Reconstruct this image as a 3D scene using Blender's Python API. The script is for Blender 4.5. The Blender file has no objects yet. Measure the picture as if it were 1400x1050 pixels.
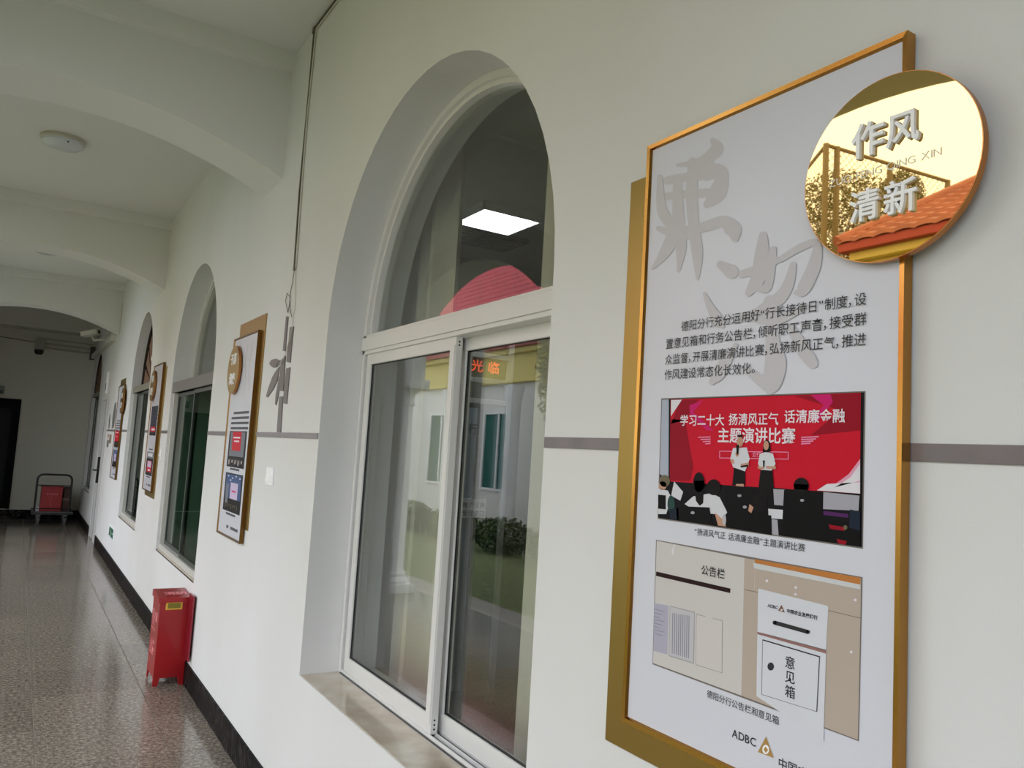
import bpy, bmesh, math, random
from mathutils import Vector, Matrix
from mathutils.geometry import tessellate_polygon
random.seed(7)
SC = bpy.context.scene
COL = SC.collection
PI = math.pi

# ------------------------------------------------------------------ camera
F_PX = 1080.88
YAW, PITCH, ROLL = math.radians(31.6855), math.radians(5.29986), math.radians(3.42827)
CAM = Vector((-1.1, 0.0, 1.616))
fwd = Vector((math.sin(YAW)*math.cos(PITCH), math.cos(YAW)*math.cos(PITCH), math.sin(PITCH)))
rgt0 = Vector((math.cos(YAW), -math.sin(YAW), 0)); up0 = rgt0.cross(fwd)
rgt = math.cos(ROLL)*rgt0 + math.sin(ROLL)*up0
upv = -math.sin(ROLL)*rgt0 + math.cos(ROLL)*up0
cd = bpy.data.cameras.new('camera'); cam = bpy.data.objects.new('camera', cd); COL.objects.link(cam)
cam.matrix_world = Matrix(((rgt.x, upv.x, -fwd.x, CAM.x), (rgt.y, upv.y, -fwd.y, CAM.y),
                           (rgt.z, upv.z, -fwd.z, CAM.z), (0, 0, 0, 1)))
cd.sensor_fit = 'HORIZONTAL'; cd.sensor_width = 36.0; cd.lens = F_PX/1400*36.0; cd.clip_start = 0.02; cd.clip_end = 300
SC.camera = cam

# ------------------------------------------------------------------ sky, exposure
world = bpy.data.worlds.new('overcast_sky'); SC.world = world; world.use_nodes = True
wn = world.node_tree; wn.nodes.clear()
wo = wn.nodes.new('ShaderNodeOutputWorld'); wb = wn.nodes.new('ShaderNodeBackground')
wt = wn.nodes.new('ShaderNodeTexCoord'); wz = wn.nodes.new('ShaderNodeTexNoise'); wr = wn.nodes.new('ShaderNodeValToRGB')
wz.inputs['Scale'].default_value = 1.6; wz.inputs['Detail'].default_value = 4
wr.color_ramp.elements[0].color = (0.80, 0.87, 0.99, 1); wr.color_ramp.elements[1].color = (.93, .96, 1, 1)
wn.links.new(wt.outputs['Generated'], wz.inputs['Vector']); wn.links.new(wz.outputs['Fac'], wr.inputs['Fac'])
wn.links.new(wr.outputs['Color'], wb.inputs['Color']); wb.inputs['Strength'].default_value = 4.6
wn.links.new(wb.outputs['Background'], wo.inputs['Surface'])
SC.view_settings.view_transform = 'Standard'; SC.view_settings.look = 'None'
SC.view_settings.gamma = 1.0; SC.view_settings.use_curve_mapping = False
SC.view_settings.exposure = -0.15

# ------------------------------------------------------------------ materials
def srgb(r, g, b):
    f = lambda c: (c/255)/12.92 if c/255 <= 0.04045 else (((c/255)+0.055)/1.055)**2.4
    return (f(r), f(g), f(b), 1)
MATS = {}
def M(name, col=(200, 200, 200), rough=0.6, metal=0.0, spec=0.5, noise=None, bump=0.0, bscale=200, emit=0, coat=0.0):
    """noise = (scale, second colour, contrast lo, hi)"""
    if name in MATS: return MATS[name]
    m = bpy.data.materials.new(name); m.use_nodes = True; nt = m.node_tree; b = nt.nodes['Principled BSDF']
    b.inputs['Base Color'].default_value = srgb(*col); b.inputs['Roughness'].default_value = rough
    b.inputs['Metallic'].default_value = metal; b.inputs['Specular IOR Level'].default_value = spec
    b.inputs['Coat Weight'].default_value = coat; b.inputs['Coat Roughness'].default_value = 0.08
    if emit:
        b.inputs['Emission Color'].default_value = srgb(*col); b.inputs['Emission Strength'].default_value = emit
    tc = None
    if noise or bump:
        tc = nt.nodes.new('ShaderNodeTexCoord')
    if noise:
        sc_, c2, lo, hi = noise
        n = nt.nodes.new('ShaderNodeTexNoise'); n.inputs['Scale'].default_value = sc_; n.inputs['Detail'].default_value = 5
        r = nt.nodes.new('ShaderNodeValToRGB'); r.color_ramp.elements[0].position = lo; r.color_ramp.elements[1].position = hi
        r.color_ramp.elements[0].color = srgb(*col); r.color_ramp.elements[1].color = srgb(*c2)
        nt.links.new(tc.outputs['Object'], n.inputs['Vector']); nt.links.new(n.outputs['Fac'], r.inputs['Fac'])
        nt.links.new(r.outputs['Color'], b.inputs['Base Color'])
    if bump:
        n2 = nt.nodes.new('ShaderNodeTexNoise'); n2.inputs['Scale'].default_value = bscale
        bp = nt.nodes.new('ShaderNodeBump'); bp.inputs['Strength'].default_value = bump; bp.inputs['Distance'].default_value = 0.002
        nt.links.new(tc.outputs['Object'], n2.inputs['Vector']); nt.links.new(n2.outputs['Fac'], bp.inputs['Height'])
        nt.links.new(bp.outputs['Normal'], b.inputs['Normal'])
    MATS[name] = m; return m

wall_m = M('white_wall_paint', (224, 224, 225), 0.75, spec=0.3, noise=(1.3, (219, 219, 218), .35, .7), bump=.12, bscale=260)
ceil_m = M('ceiling_paint', (222, 222, 220), 0.85, spec=0.2)
alu_m = M('white_aluminium', (222, 221, 220), 0.38, spec=0.5)
alu2_m = M('pale_aluminium', (200, 198, 192), 0.4)
rubber_m = M('black_rubber', (20, 20, 22), 0.6)
dark_m = M('dark_gap', (12, 12, 12), 0.9)
gold_m = M('satin_gold_plate', (158, 132, 72), 0.34, metal=1.0)
gold_disc_m = M('gold_mirror_disc', (203, 172, 116), 0.015, metal=1.0)
goldb_m = M('brushed_gold', (176, 128, 62), 0.22, metal=1.0)
copper_m = M('copper_gold_edge', (190, 128, 74), 0.25, metal=1.0)
board_m = M('printed_white_acrylic', (214, 215, 226), 0.28, spec=0.4)
ink_m = M('black_ink', (26, 26, 36), 0.5)
letter_m = M('white_acrylic_letter', (250, 250, 252), 0.3)
dado_m = M('taupe_acrylic', (128, 119, 123), 0.3, noise=(9, (118, 110, 114), .4, .6)); bamboo_m = M('taupe_bamboo_acrylic', (108, 100, 101), 0.4)
bronze_m = M('dark_bronze_edge', (118, 88, 48), 0.35, metal=1.0)
marble_m = M('beige_marble', (186, 172, 152), 0.12, noise=(7, (205, 194, 178), .4, .65), coat=.3)
red_m = M('red_enamel', (158, 12, 20), 0.35, coat=.2, noise=(5, (140, 10, 18), .4, .7))
redd_m = M('dark_red_enamel', (128, 10, 34), 0.3, coat=.3)
curt_m = M('beige_curtain', (222, 216, 204), 0.95, spec=0.1)
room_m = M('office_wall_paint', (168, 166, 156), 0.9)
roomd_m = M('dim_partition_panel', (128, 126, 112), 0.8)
brown_m = M('brown_wood', (98, 62, 44), 0.6)
steel_m = M('grey_steel', (120, 122, 124), 0.35, metal=.8)

def marble_black():
    m = M('black_marble', (30, 28, 30), 0.15, coat=.3); nt = m.node_tree; b = nt.nodes['Principled BSDF']
    tc = nt.nodes.new('ShaderNodeTexCoord'); mp = nt.nodes.new('ShaderNodeMapping'); mp.inputs['Rotation'].default_value = (0.5, 0, 0)
    mp.inputs['Scale'].default_value = (1, 5, 1.1)
    n = nt.nodes.new('ShaderNodeTexNoise'); n.inputs['Scale'].default_value = 6; n.inputs['Detail'].default_value = 8
    r = nt.nodes.new('ShaderNodeValToRGB'); e = r.color_ramp.elements
    e[0].position = .47; e[0].color = srgb(12, 10, 11); e[1].position = .5; e[1].color = srgb(70, 64, 64)
    x = e.new(.53); x.color = srgb(12, 10, 11)
    nt.links.new(tc.outputs['Object'], mp.inputs[0]); nt.links.new(mp.outputs[0], n.inputs['Vector'])
    nt.links.new(n.outputs['Fac'], r.inputs['Fac']); nt.links.new(r.outputs['Color'], b.inputs['Base Color'])
    return m
blackmarble_m = marble_black(); _b = blackmarble_m.node_tree.nodes['Principled BSDF']; _b.inputs['Coat Weight'].default_value = 0; _b.inputs['Roughness'].default_value = .4; _b.inputs['Specular IOR Level'].default_value = .03

def granite():
    m = M('speckled_granite', (120, 112, 104), 0.13, spec=0.5); nt = m.node_tree; b = nt.nodes['Principled BSDF']
    tc = nt.nodes.new('ShaderNodeTexCoord'); oi = nt.nodes.new('ShaderNodeObjectInfo')
    ad = nt.nodes.new('ShaderNodeVectorMath'); ad.operation = 'ADD'
    mu = nt.nodes.new('ShaderNodeVectorMath'); mu.operation = 'SCALE'; mu.inputs['Scale'].default_value = 0.37
    nt.links.new(oi.outputs['Location'], mu.inputs[0])
    nt.links.new(tc.outputs['Object'], ad.inputs[0]); nt.links.new(mu.outputs[0], ad.inputs[1])
    v = nt.nodes.new('ShaderNodeTexNoise'); v.inputs['Scale'].default_value = 48; v.inputs['Detail'].default_value = 3
    n = nt.nodes.new('ShaderNodeTexNoise'); n.inputs['Scale'].default_value = 120; n.inputs['Detail'].default_value = 2
    r = nt.nodes.new('ShaderNodeValToRGB'); e = r.color_ramp.elements
    e[0].position = .33; e[0].color = srgb(74, 67, 60); e[1].position = .67; e[1].color = srgb(176, 167, 152)
    x = e.new(.5); x.color = srgb(122, 113, 102)
    mix = nt.nodes.new('ShaderNodeMix'); mix.data_type = 'FLOAT'; mix.inputs[0].default_value = .45
    nt.links.new(ad.outputs[0], v.inputs['Vector']); nt.links.new(ad.outputs[0], n.inputs['Vector'])
    nt.links.new(v.outputs['Fac'], mix.inputs[2]); nt.links.new(n.outputs['Fac'], mix.inputs[3])
    nt.links.new(mix.outputs[0], r.inputs['Fac'])
    # every slab a slightly different tone
    hs = nt.nodes.new('ShaderNodeHueSaturation'); mr = nt.nodes.new('ShaderNodeMapRange')
    mr.inputs['To Min'].default_value = .9; mr.inputs['To Max'].default_value = 1.1
    nt.links.new(oi.outputs['Random'], mr.inputs['Value']); nt.links.new(mr.outputs[0], hs.inputs['Value'])
    nt.links.new(r.outputs['Color'], hs.inputs['Color']); nt.links.new(hs.outputs[0], b.inputs['Base Color'])
    bp = nt.nodes.new('ShaderNodeBump'); bp.inputs['Strength'].default_value = .22; bp.inputs['Distance'].default_value = 0.001
    n3 = nt.nodes.new('ShaderNodeTexNoise'); n3.inputs['Scale'].default_value = 60
    nt.links.new(ad.outputs[0], n3.inputs['Vector'])
    nt.links.new(n3.outputs['Fac'], bp.inputs['Height']); nt.links.new(bp.outputs['Normal'], b.inputs['Normal'])
    return m
granite_m = granite()

def glass(name, tint=(0.80, 0.82, 0.80), ior=1.75, rough=0.0):
    m = bpy.data.materials.new(name); m.use_nodes = True; nt = m.node_tree; nt.nodes.clear()
    o = nt.nodes.new('ShaderNodeOutputMaterial'); mx = nt.nodes.new('ShaderNodeMixShader'); fr = nt.nodes.new('ShaderNodeFresnel')
    tr = nt.nodes.new('ShaderNodeBsdfTransparent'); gl = nt.nodes.new('ShaderNodeBsdfGlossy')
    fr.inputs['IOR'].default_value = ior; tr.inputs['Color'].default_value = (*tint, 1); gl.inputs['Roughness'].default_value = rough
    ge = nt.nodes.new('ShaderNodeNewGeometry'); mi = nt.nodes.new('ShaderNodeMix'); mi.data_type = 'FLOAT'
    mi.inputs[2].default_value = ior; mi.inputs[3].default_value = 1/ior
    nt.links.new(ge.outputs['Backfacing'], mi.inputs[0]); nt.links.new(mi.outputs[0], fr.inputs['IOR'])
    nt.links.new(fr.outputs[0], mx.inputs[0]); nt.links.new(tr.outputs[0], mx.inputs[1]); nt.links.new(gl.outputs[0], mx.inputs[2])
    nt.links.new(mx.outputs[0], o.inputs['Surface']); MATS[name] = m; return m
glass_m = glass('window_glass', (0.9, 0.92, 0.9)); glassg_m = glass('green_tinted_glass', (0.62, 0.74, 0.66), 1.35)

# ------------------------------------------------------------------ object helpers
def tag(o, label=None, cat=None, group=None, kind=None):
    if label: o['label'] = label
    if cat: o['category'] = cat
    if group: o['group'] = group
    if kind: o['kind'] = kind
    return o
def empty(name, loc, label=None, cat=None, group=None):
    o = bpy.data.objects.new(name, None); COL.objects.link(o); o.location = loc; o.empty_display_size = .1
    return tag(o, label, cat, group)
def wloc(o):
    v = Vector((0, 0, 0))
    while o: v = v + o.location; o = o.parent
    return v

class B:
    """collects geometry in WORLD coordinates; links it as one mesh object"""
    def __init__(s): s.v = []; s.f = []; s.mi = []; s.mats = []; s.sm = []
    def mat(s, m):
        if m not in s.mats: s.mats.append(m)
        return s.mats.index(m)
    def add(s, vs, fs, m, smooth=False):
        o = len(s.v); s.v += [tuple(v) for v in vs]; i = s.mat(m)
        for f in fs: s.f.append([o+k for k in f]); s.mi.append(i); s.sm.append(smooth)
        return s
    def box(s, a, b, m, bev=0.0):
        x0, x1 = sorted((a[0], b[0])); y0, y1 = sorted((a[1], b[1])); z0, z1 = sorted((a[2], b[2]))
        if bev <= 0:
            vs = [(x, y, z) for x in (x0, x1) for y in (y0, y1) for z in (z0, z1)]
            return s.add(vs, [(0, 1, 3, 2), (4, 6, 7, 5), (0, 4, 5, 1), (2, 3, 7, 6), (0, 2, 6, 4), (1, 5, 7, 3)], m)
        bm = bmesh.new(); bmesh.ops.create_cube(bm, size=1)
        for v in bm.verts: v.co = Vector((x0+(v.co.x+.5)*(x1-x0), y0+(v.co.y+.5)*(y1-y0), z0+(v.co.z+.5)*(z1-z0)))
        bmesh.ops.bevel(bm, geom=bm.edges[:], offset=min(bev, .45*min(x1-x0, y1-y0, z1-z0)), segments=2, affect='EDGES', profile=.6)
        bm.verts.index_update()
        s.add([v.co[:] for v in bm.verts], [[v.index for v in f.verts] for f in bm.faces], m); bm.free(); return s
    def prism(s, loop, axis, a, b, m, holes=()):
        """loop of 2D points in the plane normal to axis (0: (y,z), 1: (x,z), 2: (x,y)), extruded from a to b, with holes"""
        def P(p, t):
            return (t, p[0], p[1]) if axis == 0 else (p[0], t, p[1]) if axis == 1 else (p[0], p[1], t)
        loops = [list(loop)]+[list(h) for h in holes]
        tris = tessellate_polygon([[Vector((p[0], p[1], 0)) for p in l] for l in loops])
        flat = [p for l in loops for p in l]; n = len(flat)
        vs = [P(p, a) for p in flat]+[P(p, b) for p in flat]
        fs = [tuple(t) for t in tris]+[tuple(n+k for k in reversed(t)) for t in tris]
        o = 0
        for l in loops:
            k = len(l)
            for i in range(k): fs.append((o+i, o+(i+1) % k, n+o+(i+1) % k, n+o+i))
            o += k
        return s.add(vs, fs, m)
    def tube(s, pts, r, m, n=8, cap=True, closed=False):
        pts = [Vector(p) for p in pts]; rs = r if isinstance(r, (list, tuple)) else [r]*len(pts)
        vs = []; fs = []; k = len(pts); ref = None
        for i, p in enumerate(pts):
            if closed: t = pts[(i+1) % k]-pts[i-1]
            else: t = (pts[min(i+1, k-1)]-pts[max(i-1, 0)])
            t.normalize()
            if ref is None: ref = Vector((0, 0, 1)) if abs(t.z) < .9 else Vector((1, 0, 0))
            a = t.cross(ref).normalized(); c = a.cross(t).normalized(); ref = c
            for j in range(n):
                w = 2*PI*j/n; vs.append(p+rs[i]*(math.cos(w)*a+math.sin(w)*c))
        for i in range(k if closed else k-1):
            for j in range(n):
                i2 = (i+1) % k; fs.append((i*n+j, i*n+(j+1) % n, i2*n+(j+1) % n, i2*n+j))
        if cap and not closed:
            fs.append(tuple(range(n-1, -1, -1))); fs.append(tuple((k-1)*n+j for j in range(n)))
        return s.add(vs, fs, m, True)
    def lathe(s, c, prof, m, axis=2, n=28, smooth=True):
        """prof: (radius, offset along axis)"""
        vs = []; fs = []
        for r, h in prof:
            for j in range(n):
                w = 2*PI*j/n; a, b = r*math.cos(w), r*math.sin(w)
                vs.append((c[0]+a, c[1]+b, c[2]+h) if axis == 2 else (c[0]+h, c[1]+a, c[2]+b) if axis == 0 else (c[0]+a, c[1]+h, c[2]+b))
        for i in range(len(prof)-1):
            for j in range(n): fs.append((i*n+j, i*n+(j+1) % n, (i+1)*n+(j+1) % n, (i+1)*n+j))
        fs.append(tuple(range(n-1, -1, -1))); fs.append(tuple((len(prof)-1)*n+j for j in range(n)))
        return s.add(vs, fs, m, smooth)
    def ob(s, name, parent=None, kind=None, label=None, cat=None, group=None, origin=None):
        org = Vector(origin) if origin else (Vector((0, 0, 0)))
        if parent is not None:
            org = Vector(origin) if origin else wloc(parent)
        me = bpy.data.meshes.new(name)
        me.from_pydata([tuple(Vector(v)-org) for v in s.v], [], s.f)
        for m in s.mats: me.materials.append(m)
        me.polygons.foreach_set('material_index', s.mi); me.polygons.foreach_set('use_smooth', s.sm)
        bm = bmesh.new(); bm.from_mesh(me); bmesh.ops.recalc_face_normals(bm, faces=bm.faces[:]); bm.to_mesh(me); bm.free()
        if any(s.sm): me.set_sharp_from_angle(angle=math.radians(40))
        me.update()
        o = bpy.data.objects.new(name, me); COL.objects.link(o)
        if parent is not None:
            o.parent = parent; o.location = org-wloc(parent)
        else: o.location = org
        return tag(o, label, cat, group, kind)

def unproj(u, v, ax=0, val=0.0):
    """point of the 1400x1050 picture carried onto the real plane where the thing stands"""
    d = rgt*((u-700)/F_PX) - upv*((v-525)/F_PX) + fwd
    t = (val-CAM[ax])/d[ax]; return CAM+d*t
def zoomf(ox, oy, s): return lambda x, y: (ox+x/s, oy+y/s)
ident = lambda x, y: (x, y)

# ------------------------------------------------------------------ lettering
_G = {}
def glyph(ch, bold):
    k = (ch, bold)
    if k in _G: return _G[k]
    cu = bpy.data.curves.new('glyph', 'FONT'); cu.body = ch; cu.size = 1; cu.resolution_u = 3; cu.offset = bold
    o = bpy.data.objects.new('glyph', cu); COL.objects.link(o)
    dg = bpy.context.evaluated_depsgraph_get(); dg.update()
    me = bpy.data.meshes.new_from_object(o.evaluated_get(dg))
    vs = [(v.co.x, v.co.y) for v in me.vertices]; fs = [tuple(p.vertices) for p in me.polygons]
    bpy.data.objects.remove(o); bpy.data.meshes.remove(me); bpy.data.curves.remove(cu)
    x0 = min([v[0] for v in vs], default=0); x1 = max([v[0] for v in vs], default=0)
    _G[k] = (vs, fs, x0, x1); return _G[k]
def layout(text, bold=0.0, half='，。“”,.'):
    """list of (verts, faces) in em units, total width"""
    x = 0; out = []
    for ch in text:
        if ch == ' ': x += .35; continue
        vs, fs, a, b = glyph(ch, bold)
        if ch in half: adv = .5; off = x+.25-(a+b)/2 if ch in '“”' else x+.06-a
        elif ord(ch) < 256: adv = (b-a)+.09; off = x+.045-a
        else: adv = 1.0; off = x+.5-(a+b)/2
        out.append(([(v[0]+off, v[1]) for v in vs], fs)); x += adv
    return out, x
def wall_text(b, text, A, C, xpl, m, bold=0.0, depth=0.0, ysc=1.0, frac=None):
    """lettering on a plane x = xpl of the right-hand wall, from bottom-left A=(y,z) to bottom-right C=(y,z)"""
    gl, w = layout(text, bold); s = (A[0]-C[0])/w
    for vs, fs in gl:
        P = []
        for x, y in vs:
            yy = A[0]-x*s; t = x/w; zz = A[1]*(1-t)+C[1]*t+(y+.09)*s*ysc
            P.append((xpl, yy, zz))
        if depth:
            n = len(P); Q = [(xpl-depth, p[1], p[2]) for p in P]
            ed = {}
            for f in fs:
                for i in range(len(f)):
                    e = (f[i], f[(i+1) % len(f)]); k = tuple(sorted(e)); ed[k] = ed.get(k, 0)+1
            side = [(a, c, n+c, n+a) for (a, c), q in ed.items() if q == 1]
            b.add(P+Q, [tuple(n+i for i in f) for f in fs]+side, m)
        else: b.add(P, fs, m)
def px_text(b, text, L, R_, xpl, m, **k):
    a = unproj(*L, 0, xpl); c = unproj(*R_, 0, xpl); z = (a.z+c.z)/2
    wall_text(b, text, (a.y, z), (c.y, z), xpl, m, **k)

# ================================================================== STRUCTURE
Y0, Y1 = -5.0, 16.8            # corridor
ZC = 3.77; XO = -2.15          # ceiling, outer line of the corridor
# ---- openings of the long wall: (y near, y far, sill, spring)
def arch_loop(ya, yb, z0, zs, n=28, shrink=0.0):
    r = (yb-ya)/2; c = (ya+yb)/2
    pts = [(ya+shrink, z0+shrink), (yb-shrink, z0+shrink)]
    for i in range(n+1):
        w = PI*i/n; pts.append((c+(r-shrink)*math.cos(w), zs+(r-shrink)*math.sin(w)))
    return pts
OPEN = [(1.615, 3.338, .655, 2.10), (5.700, 7.430, .655, 2.12), (8.880, 10.440, .655, 2.21), (14.98, 16.36, .61, 2.33)]
DOOR = [(12.96, 0.0), (14.14, 0.0), (14.14, 2.2), (12.96, 2.2)]
outer = [(Y0, -.1), (12.96, -.1), (12.96, 2.2), (14.14, 2.2), (14.14, -.1), (Y1+.3, -.1), (Y1+.3, 4.1), (Y0, 4.1)]
b = B(); b.prism(outer, 0, 0.0, 0.34, wall_m, [arch_loop(*o) for o in OPEN]); wall_right = b.ob('wall_right', kind='structure')
# far wall
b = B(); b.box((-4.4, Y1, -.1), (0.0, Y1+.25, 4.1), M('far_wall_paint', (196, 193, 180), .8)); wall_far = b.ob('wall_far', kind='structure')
# ceiling
b = B(); b.box((-2.75, Y0, ZC), (0.0, Y1+.25, 4.15), ceil_m); b.ob('ceiling', kind='structure')
# cross beams with segmental arch soffits
def beam(y0, y1, n):
    r = 2.41; cz = 3.32-r; pts = [(0.0, ZC+.01), (-2.16, ZC+.01)]
    for i in range(25):
        x = -2.14+2.14*i/24; pts.append((x, cz+math.sqrt(r*r-(x+1.07)**2)))
    b = B(); b.prism(pts, 1, y0, y1, ceil_m)
    b.box((-2.16, y0-.07, 3.665), (0, y0+.01, ZC+.01), ceil_m); b.box((-2.16, y1-.01, 3.665), (0, y1+.07, ZC+.01), ceil_m)
    b.ob('trim_%d' % n, kind='structure')
for n, (a, c) in enumerate([(-4.0, -3.6), (.15, .55), (4.32, 4.72), (8.45, 8.85), (12.62, 13.02)]): beam(a, c, n+1)
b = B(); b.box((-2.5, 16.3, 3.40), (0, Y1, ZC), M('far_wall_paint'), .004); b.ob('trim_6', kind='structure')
# arcade on the courtyard side
COLY = [-3.8, .35, 4.52, 8.65, 12.82, 16.95]
loop = [(-3.85, 2.45), (-3.85, 4.5), (Y1+.25, 4.5), (Y1+.25, 2.45)]
for c0, c1 in reversed(list(zip(COLY[:-1], COLY[1:]))):
    h = (c1-c0)/2-.25; c = (c0+c1)/2; zt_, ri = 3.52, .75
    if 4 < c0 < 5: h, c, zt_, ri = 1.38, 7.02, 3.56, .46
    if 4 < c0 < 5: loop.append((c1-.25, 2.45)); loop.append((c1-.25, 3.08))
    rr = (h*h+ri*ri)/(2*ri); zc_ = zt_-rr
    if not 4 < c0 < 5: loop.append((c+h, 2.45))
    for i in range(29):
        yy = h-2*h*i/28; loop.append((c+yy, zc_+math.sqrt(rr*rr-yy*yy)))
    loop.append((c-h, 2.45) if not 4 < c0 < 5 else (c0+.25, 3.06))
    if 4 < c0 < 5: loop.append((c0+.25, 2.45))
b = B(); b.prism(loop, 0, -2.50, -2.15, wall_m); b.box((-2.5, -3.8, 0), (-2.15, -1.6, 3.6), wall_m); b.box((-2.5, 13.9, 0), (-2.15, Y1, 3.6), wall_m); b.box((-2.5, Y0-.2, -.1), (0, Y0, 4.1), wall_m); b.ob('wall_left', kind='structure')  # solid boxes added in first and last bays to darken near wall and far end
def column(y, i):
    e = empty('column', (-2.32, y, 0), 'round white arcade column with moulded base on the courtyard side of the corridor', 'column', 'arcade columns')
    b = B(); b.box((-2.56, y-.24, 0), (-2.08, y+.24, .10), wall_m, .006)
    b.lathe((-2.32, y, 0), [(.23, .10), (.235, .13), (.215, .16), (.20, .18), (.205, .21), (.18, .24)], wall_m); b.ob('base', e)
    b = B(); b.lathe((-2.32, y, 0), [(.172, .235), (.172, 1.2), (.155, 2.15)], wall_m); b.ob('shaft', e)
    b = B(); b.lathe((-2.32, y, 0), [(.158, 2.14), (.18, 2.17), (.165, 2.2), (.17, 2.28), (.225, 2.35)], wall_m)
    b.box((-2.57, y-.25, 2.35), (-2.07, y+.25, 2.46), wall_m, .006); b.ob('capital', e)
for i, y in enumerate(COLY[:-1]): column(y, i)

# floor: bedding slab and granite slabs
b = B(); b.box((-2.75, Y0, -.12), (0, Y1, -.004), M('pale_grout', (178, 170, 158), .8)); floor = b.ob('floor', kind='structure')
xs = [-2.67, -2.07, -1.47, -.87, -.27, 0.0]
cache = {}
k0 = int((Y0-.27)/.6)
for j in range(k0, 28):
    ya, yb = .27+.6*j, .27+.6*(j+1)
    if ya < Y0: continue
    yb = min(yb, Y1)
    if yb-ya < .05: continue
    for i in range(5):
        wx, wy = round(xs[i+1]-xs[i]-.004, 3), round(yb-ya-.004, 3)
        if (wx, wy) not in cache:
            t = B(); t.box((-wx/2, -wy/2, -.02), (wx/2, wy/2, 0), granite_m, .0012)
            o = t.ob('tile', floor, origin=(0, 0, 0)); cache[(wx, wy)] = o.data
        else:
            o = bpy.data.objects.new('tile', cache[(wx, wy)]); COL.objects.link(o); o.parent = floor
        o.location = ((xs[i]+xs[i+1])/2, (ya+yb)/2, 0)
# skirting
b = B(); b.box((-.014, Y0, 0), (0, 12.955, .143), blackmarble_m, .002); b.box((-.014, 14.145, 0), (0, Y1, .143), blackmarble_m, .002)
b.ob('baseboard_right', kind='structure')
b = B(); b.box((-2.1, Y1-.014, 0), (-.015, Y1, .16), blackmarble_m, .002); b.ob('baseboard_far', kind='structure')
# thin taupe line on the wall
segs = [(-5, -2.2), (-2.18, .1), (.11, 1.055), (1.06, 1.61), (3.345, 4.9), (4.905, 5.695), (7.435, 8.87), (10.45, 11.7), (11.705, 12.95)]
b = B(); b.box((-.004, segs[0][0], 1.645), (0, segs[0][1], 1.671), dado_m, .0008); par = b.ob('trim_7', kind='structure')
for a, c in segs[1:]:
    b = B(); b.box((-.004, a, 1.645), (0, c, 1.671), dado_m, .0008); b.ob('strip', par)

# ================================================================== WINDOW 1 (large, nearest)
def ring(b, ya, yb, zs, r_out, r_in, x0, x1, m, n=36, zb=None):
    c = (ya+yb)/2; lo = []; li = []
    for i in range(n+1):
        w = PI*i/n; lo.append((c+r_out*math.cos(w), zs+r_out*math.sin(w))); li.append((c+r_in*math.cos(w), zs+r_in*math.sin(w)))
    b.prism(lo+li[::-1], 0, x0, x1, m)
def frame_rect(b, y0, y1, z0, z1, wy, wz0, wz1, x0, x1, m, bev=.003):
    b.box((x0, y0, z0), (x1, y0+wy, z1), m, bev); b.box((x0, y1-wy, z0), (x1, y1, z1), m, bev)
    b.box((x0, y0+wy-.002, z0), (x1, y1-wy+.002, z0+wz0), m, bev); b.box((x0, y0+wy-.002, z1-wz1), (x1, y1-wy+.002, z1), m, bev)
ya, yb, zs = 1.615, 3.338, 2.10; cy = (ya+yb)/2; R0 = (yb-ya)/2
win = empty('window_1', (0, cy, .655)); win['kind'] = 'structure'
b = B(); b.box((.004, ya+.001, .640), (.165, yb-.001, .657), marble_m, .002); b.ob('sill', win)
b = B(); ring(b, ya, yb, zs, R0-.001, R0-.028, .168, .255, alu_m); ring(b, ya, yb, zs, R0-.028, R0-.046, .185, .24, alu_m)
b.box((.168, ya+.001, 2.03), (.262, yb-.001, 2.118), alu_m, .003)
b.box((.160, ya+.001, 2.046), (.17, yb-.001, 2.104), alu_m, .003)
b.box((.168, ya+.001, .657), (.262, ya+.03, 2.10), alu_m, .002); b.box((.168, yb-.026, .657), (.262, yb-.001, 2.10), alu_m, .002)
for x in (.172, .198, .222, .25): b.box((x, ya+.02, .655), (x+.006, yb-.02, .672), alu_m, .001)
b.box((.168, ya+.02, .655), (.262, yb-.02, .661), steel_m); b.ob('frame', win)
b = B(); b.box((.2, yb-.036, .672), (.215, yb-.026, 2.03), rubber_m); b.box((.2, ya+.03, .662), (.215, yb-.026, .6665), rubber_m); b.ob('seal', win)
c = cy
pts = [(c+(R0-.04)*math.cos(PI*i/36), zs+.012+(R0-.045)*math.sin(PI*i/36)) for i in range(37)]
b = B(); b.prism(pts, 0, .212, .216, glass_m); b.ob('arched_pane', win)
def sash(y0, y1, x, nm):
    b = B(); frame_rect(b, y0, y1, .668, 2.032, .045, .062, .048, x-.014, x+.014, alu_m, .003)
    b.box((x-.018, y0+.003, .70), (x-.012, y0+.016, 2.0), alu_m, .002)
    s = b.ob('sash', win)
    b = B(); b.box((x-.003, y0+.043, .728), (x+.003, y1-.043, 1.986), glass_m); b.ob('pane', s)
    b = B()
    for (p, q, r, t) in ((y0+.04, y0+.046, .728, 1.986), (y1-.046, y1-.04, .728, 1.986)): b.box((x-.006, p, r), (x+.006, q, t), rubber_m)
    b.box((x-.006, y0+.04, .727), (x+.006, y1-.04, .732), rubber_m); b.box((x-.006, y0+.04, 1.982), (x+.006, y1-.04, 1.987), rubber_m); b.ob('gasket', s)
    return s
s1 = sash(2.462, 3.302, .192, 'left'); s2 = sash(1.64, 2.515, .238, 'right')
b = B()
for z in (.685, .70, .715, 2.0, 2.012): b.lathe((.192, 2.4625, z), [(.0035, -.001), (.0035, .0005)], dark_m, axis=1, n=10)
b.ob('screw', s1)

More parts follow.
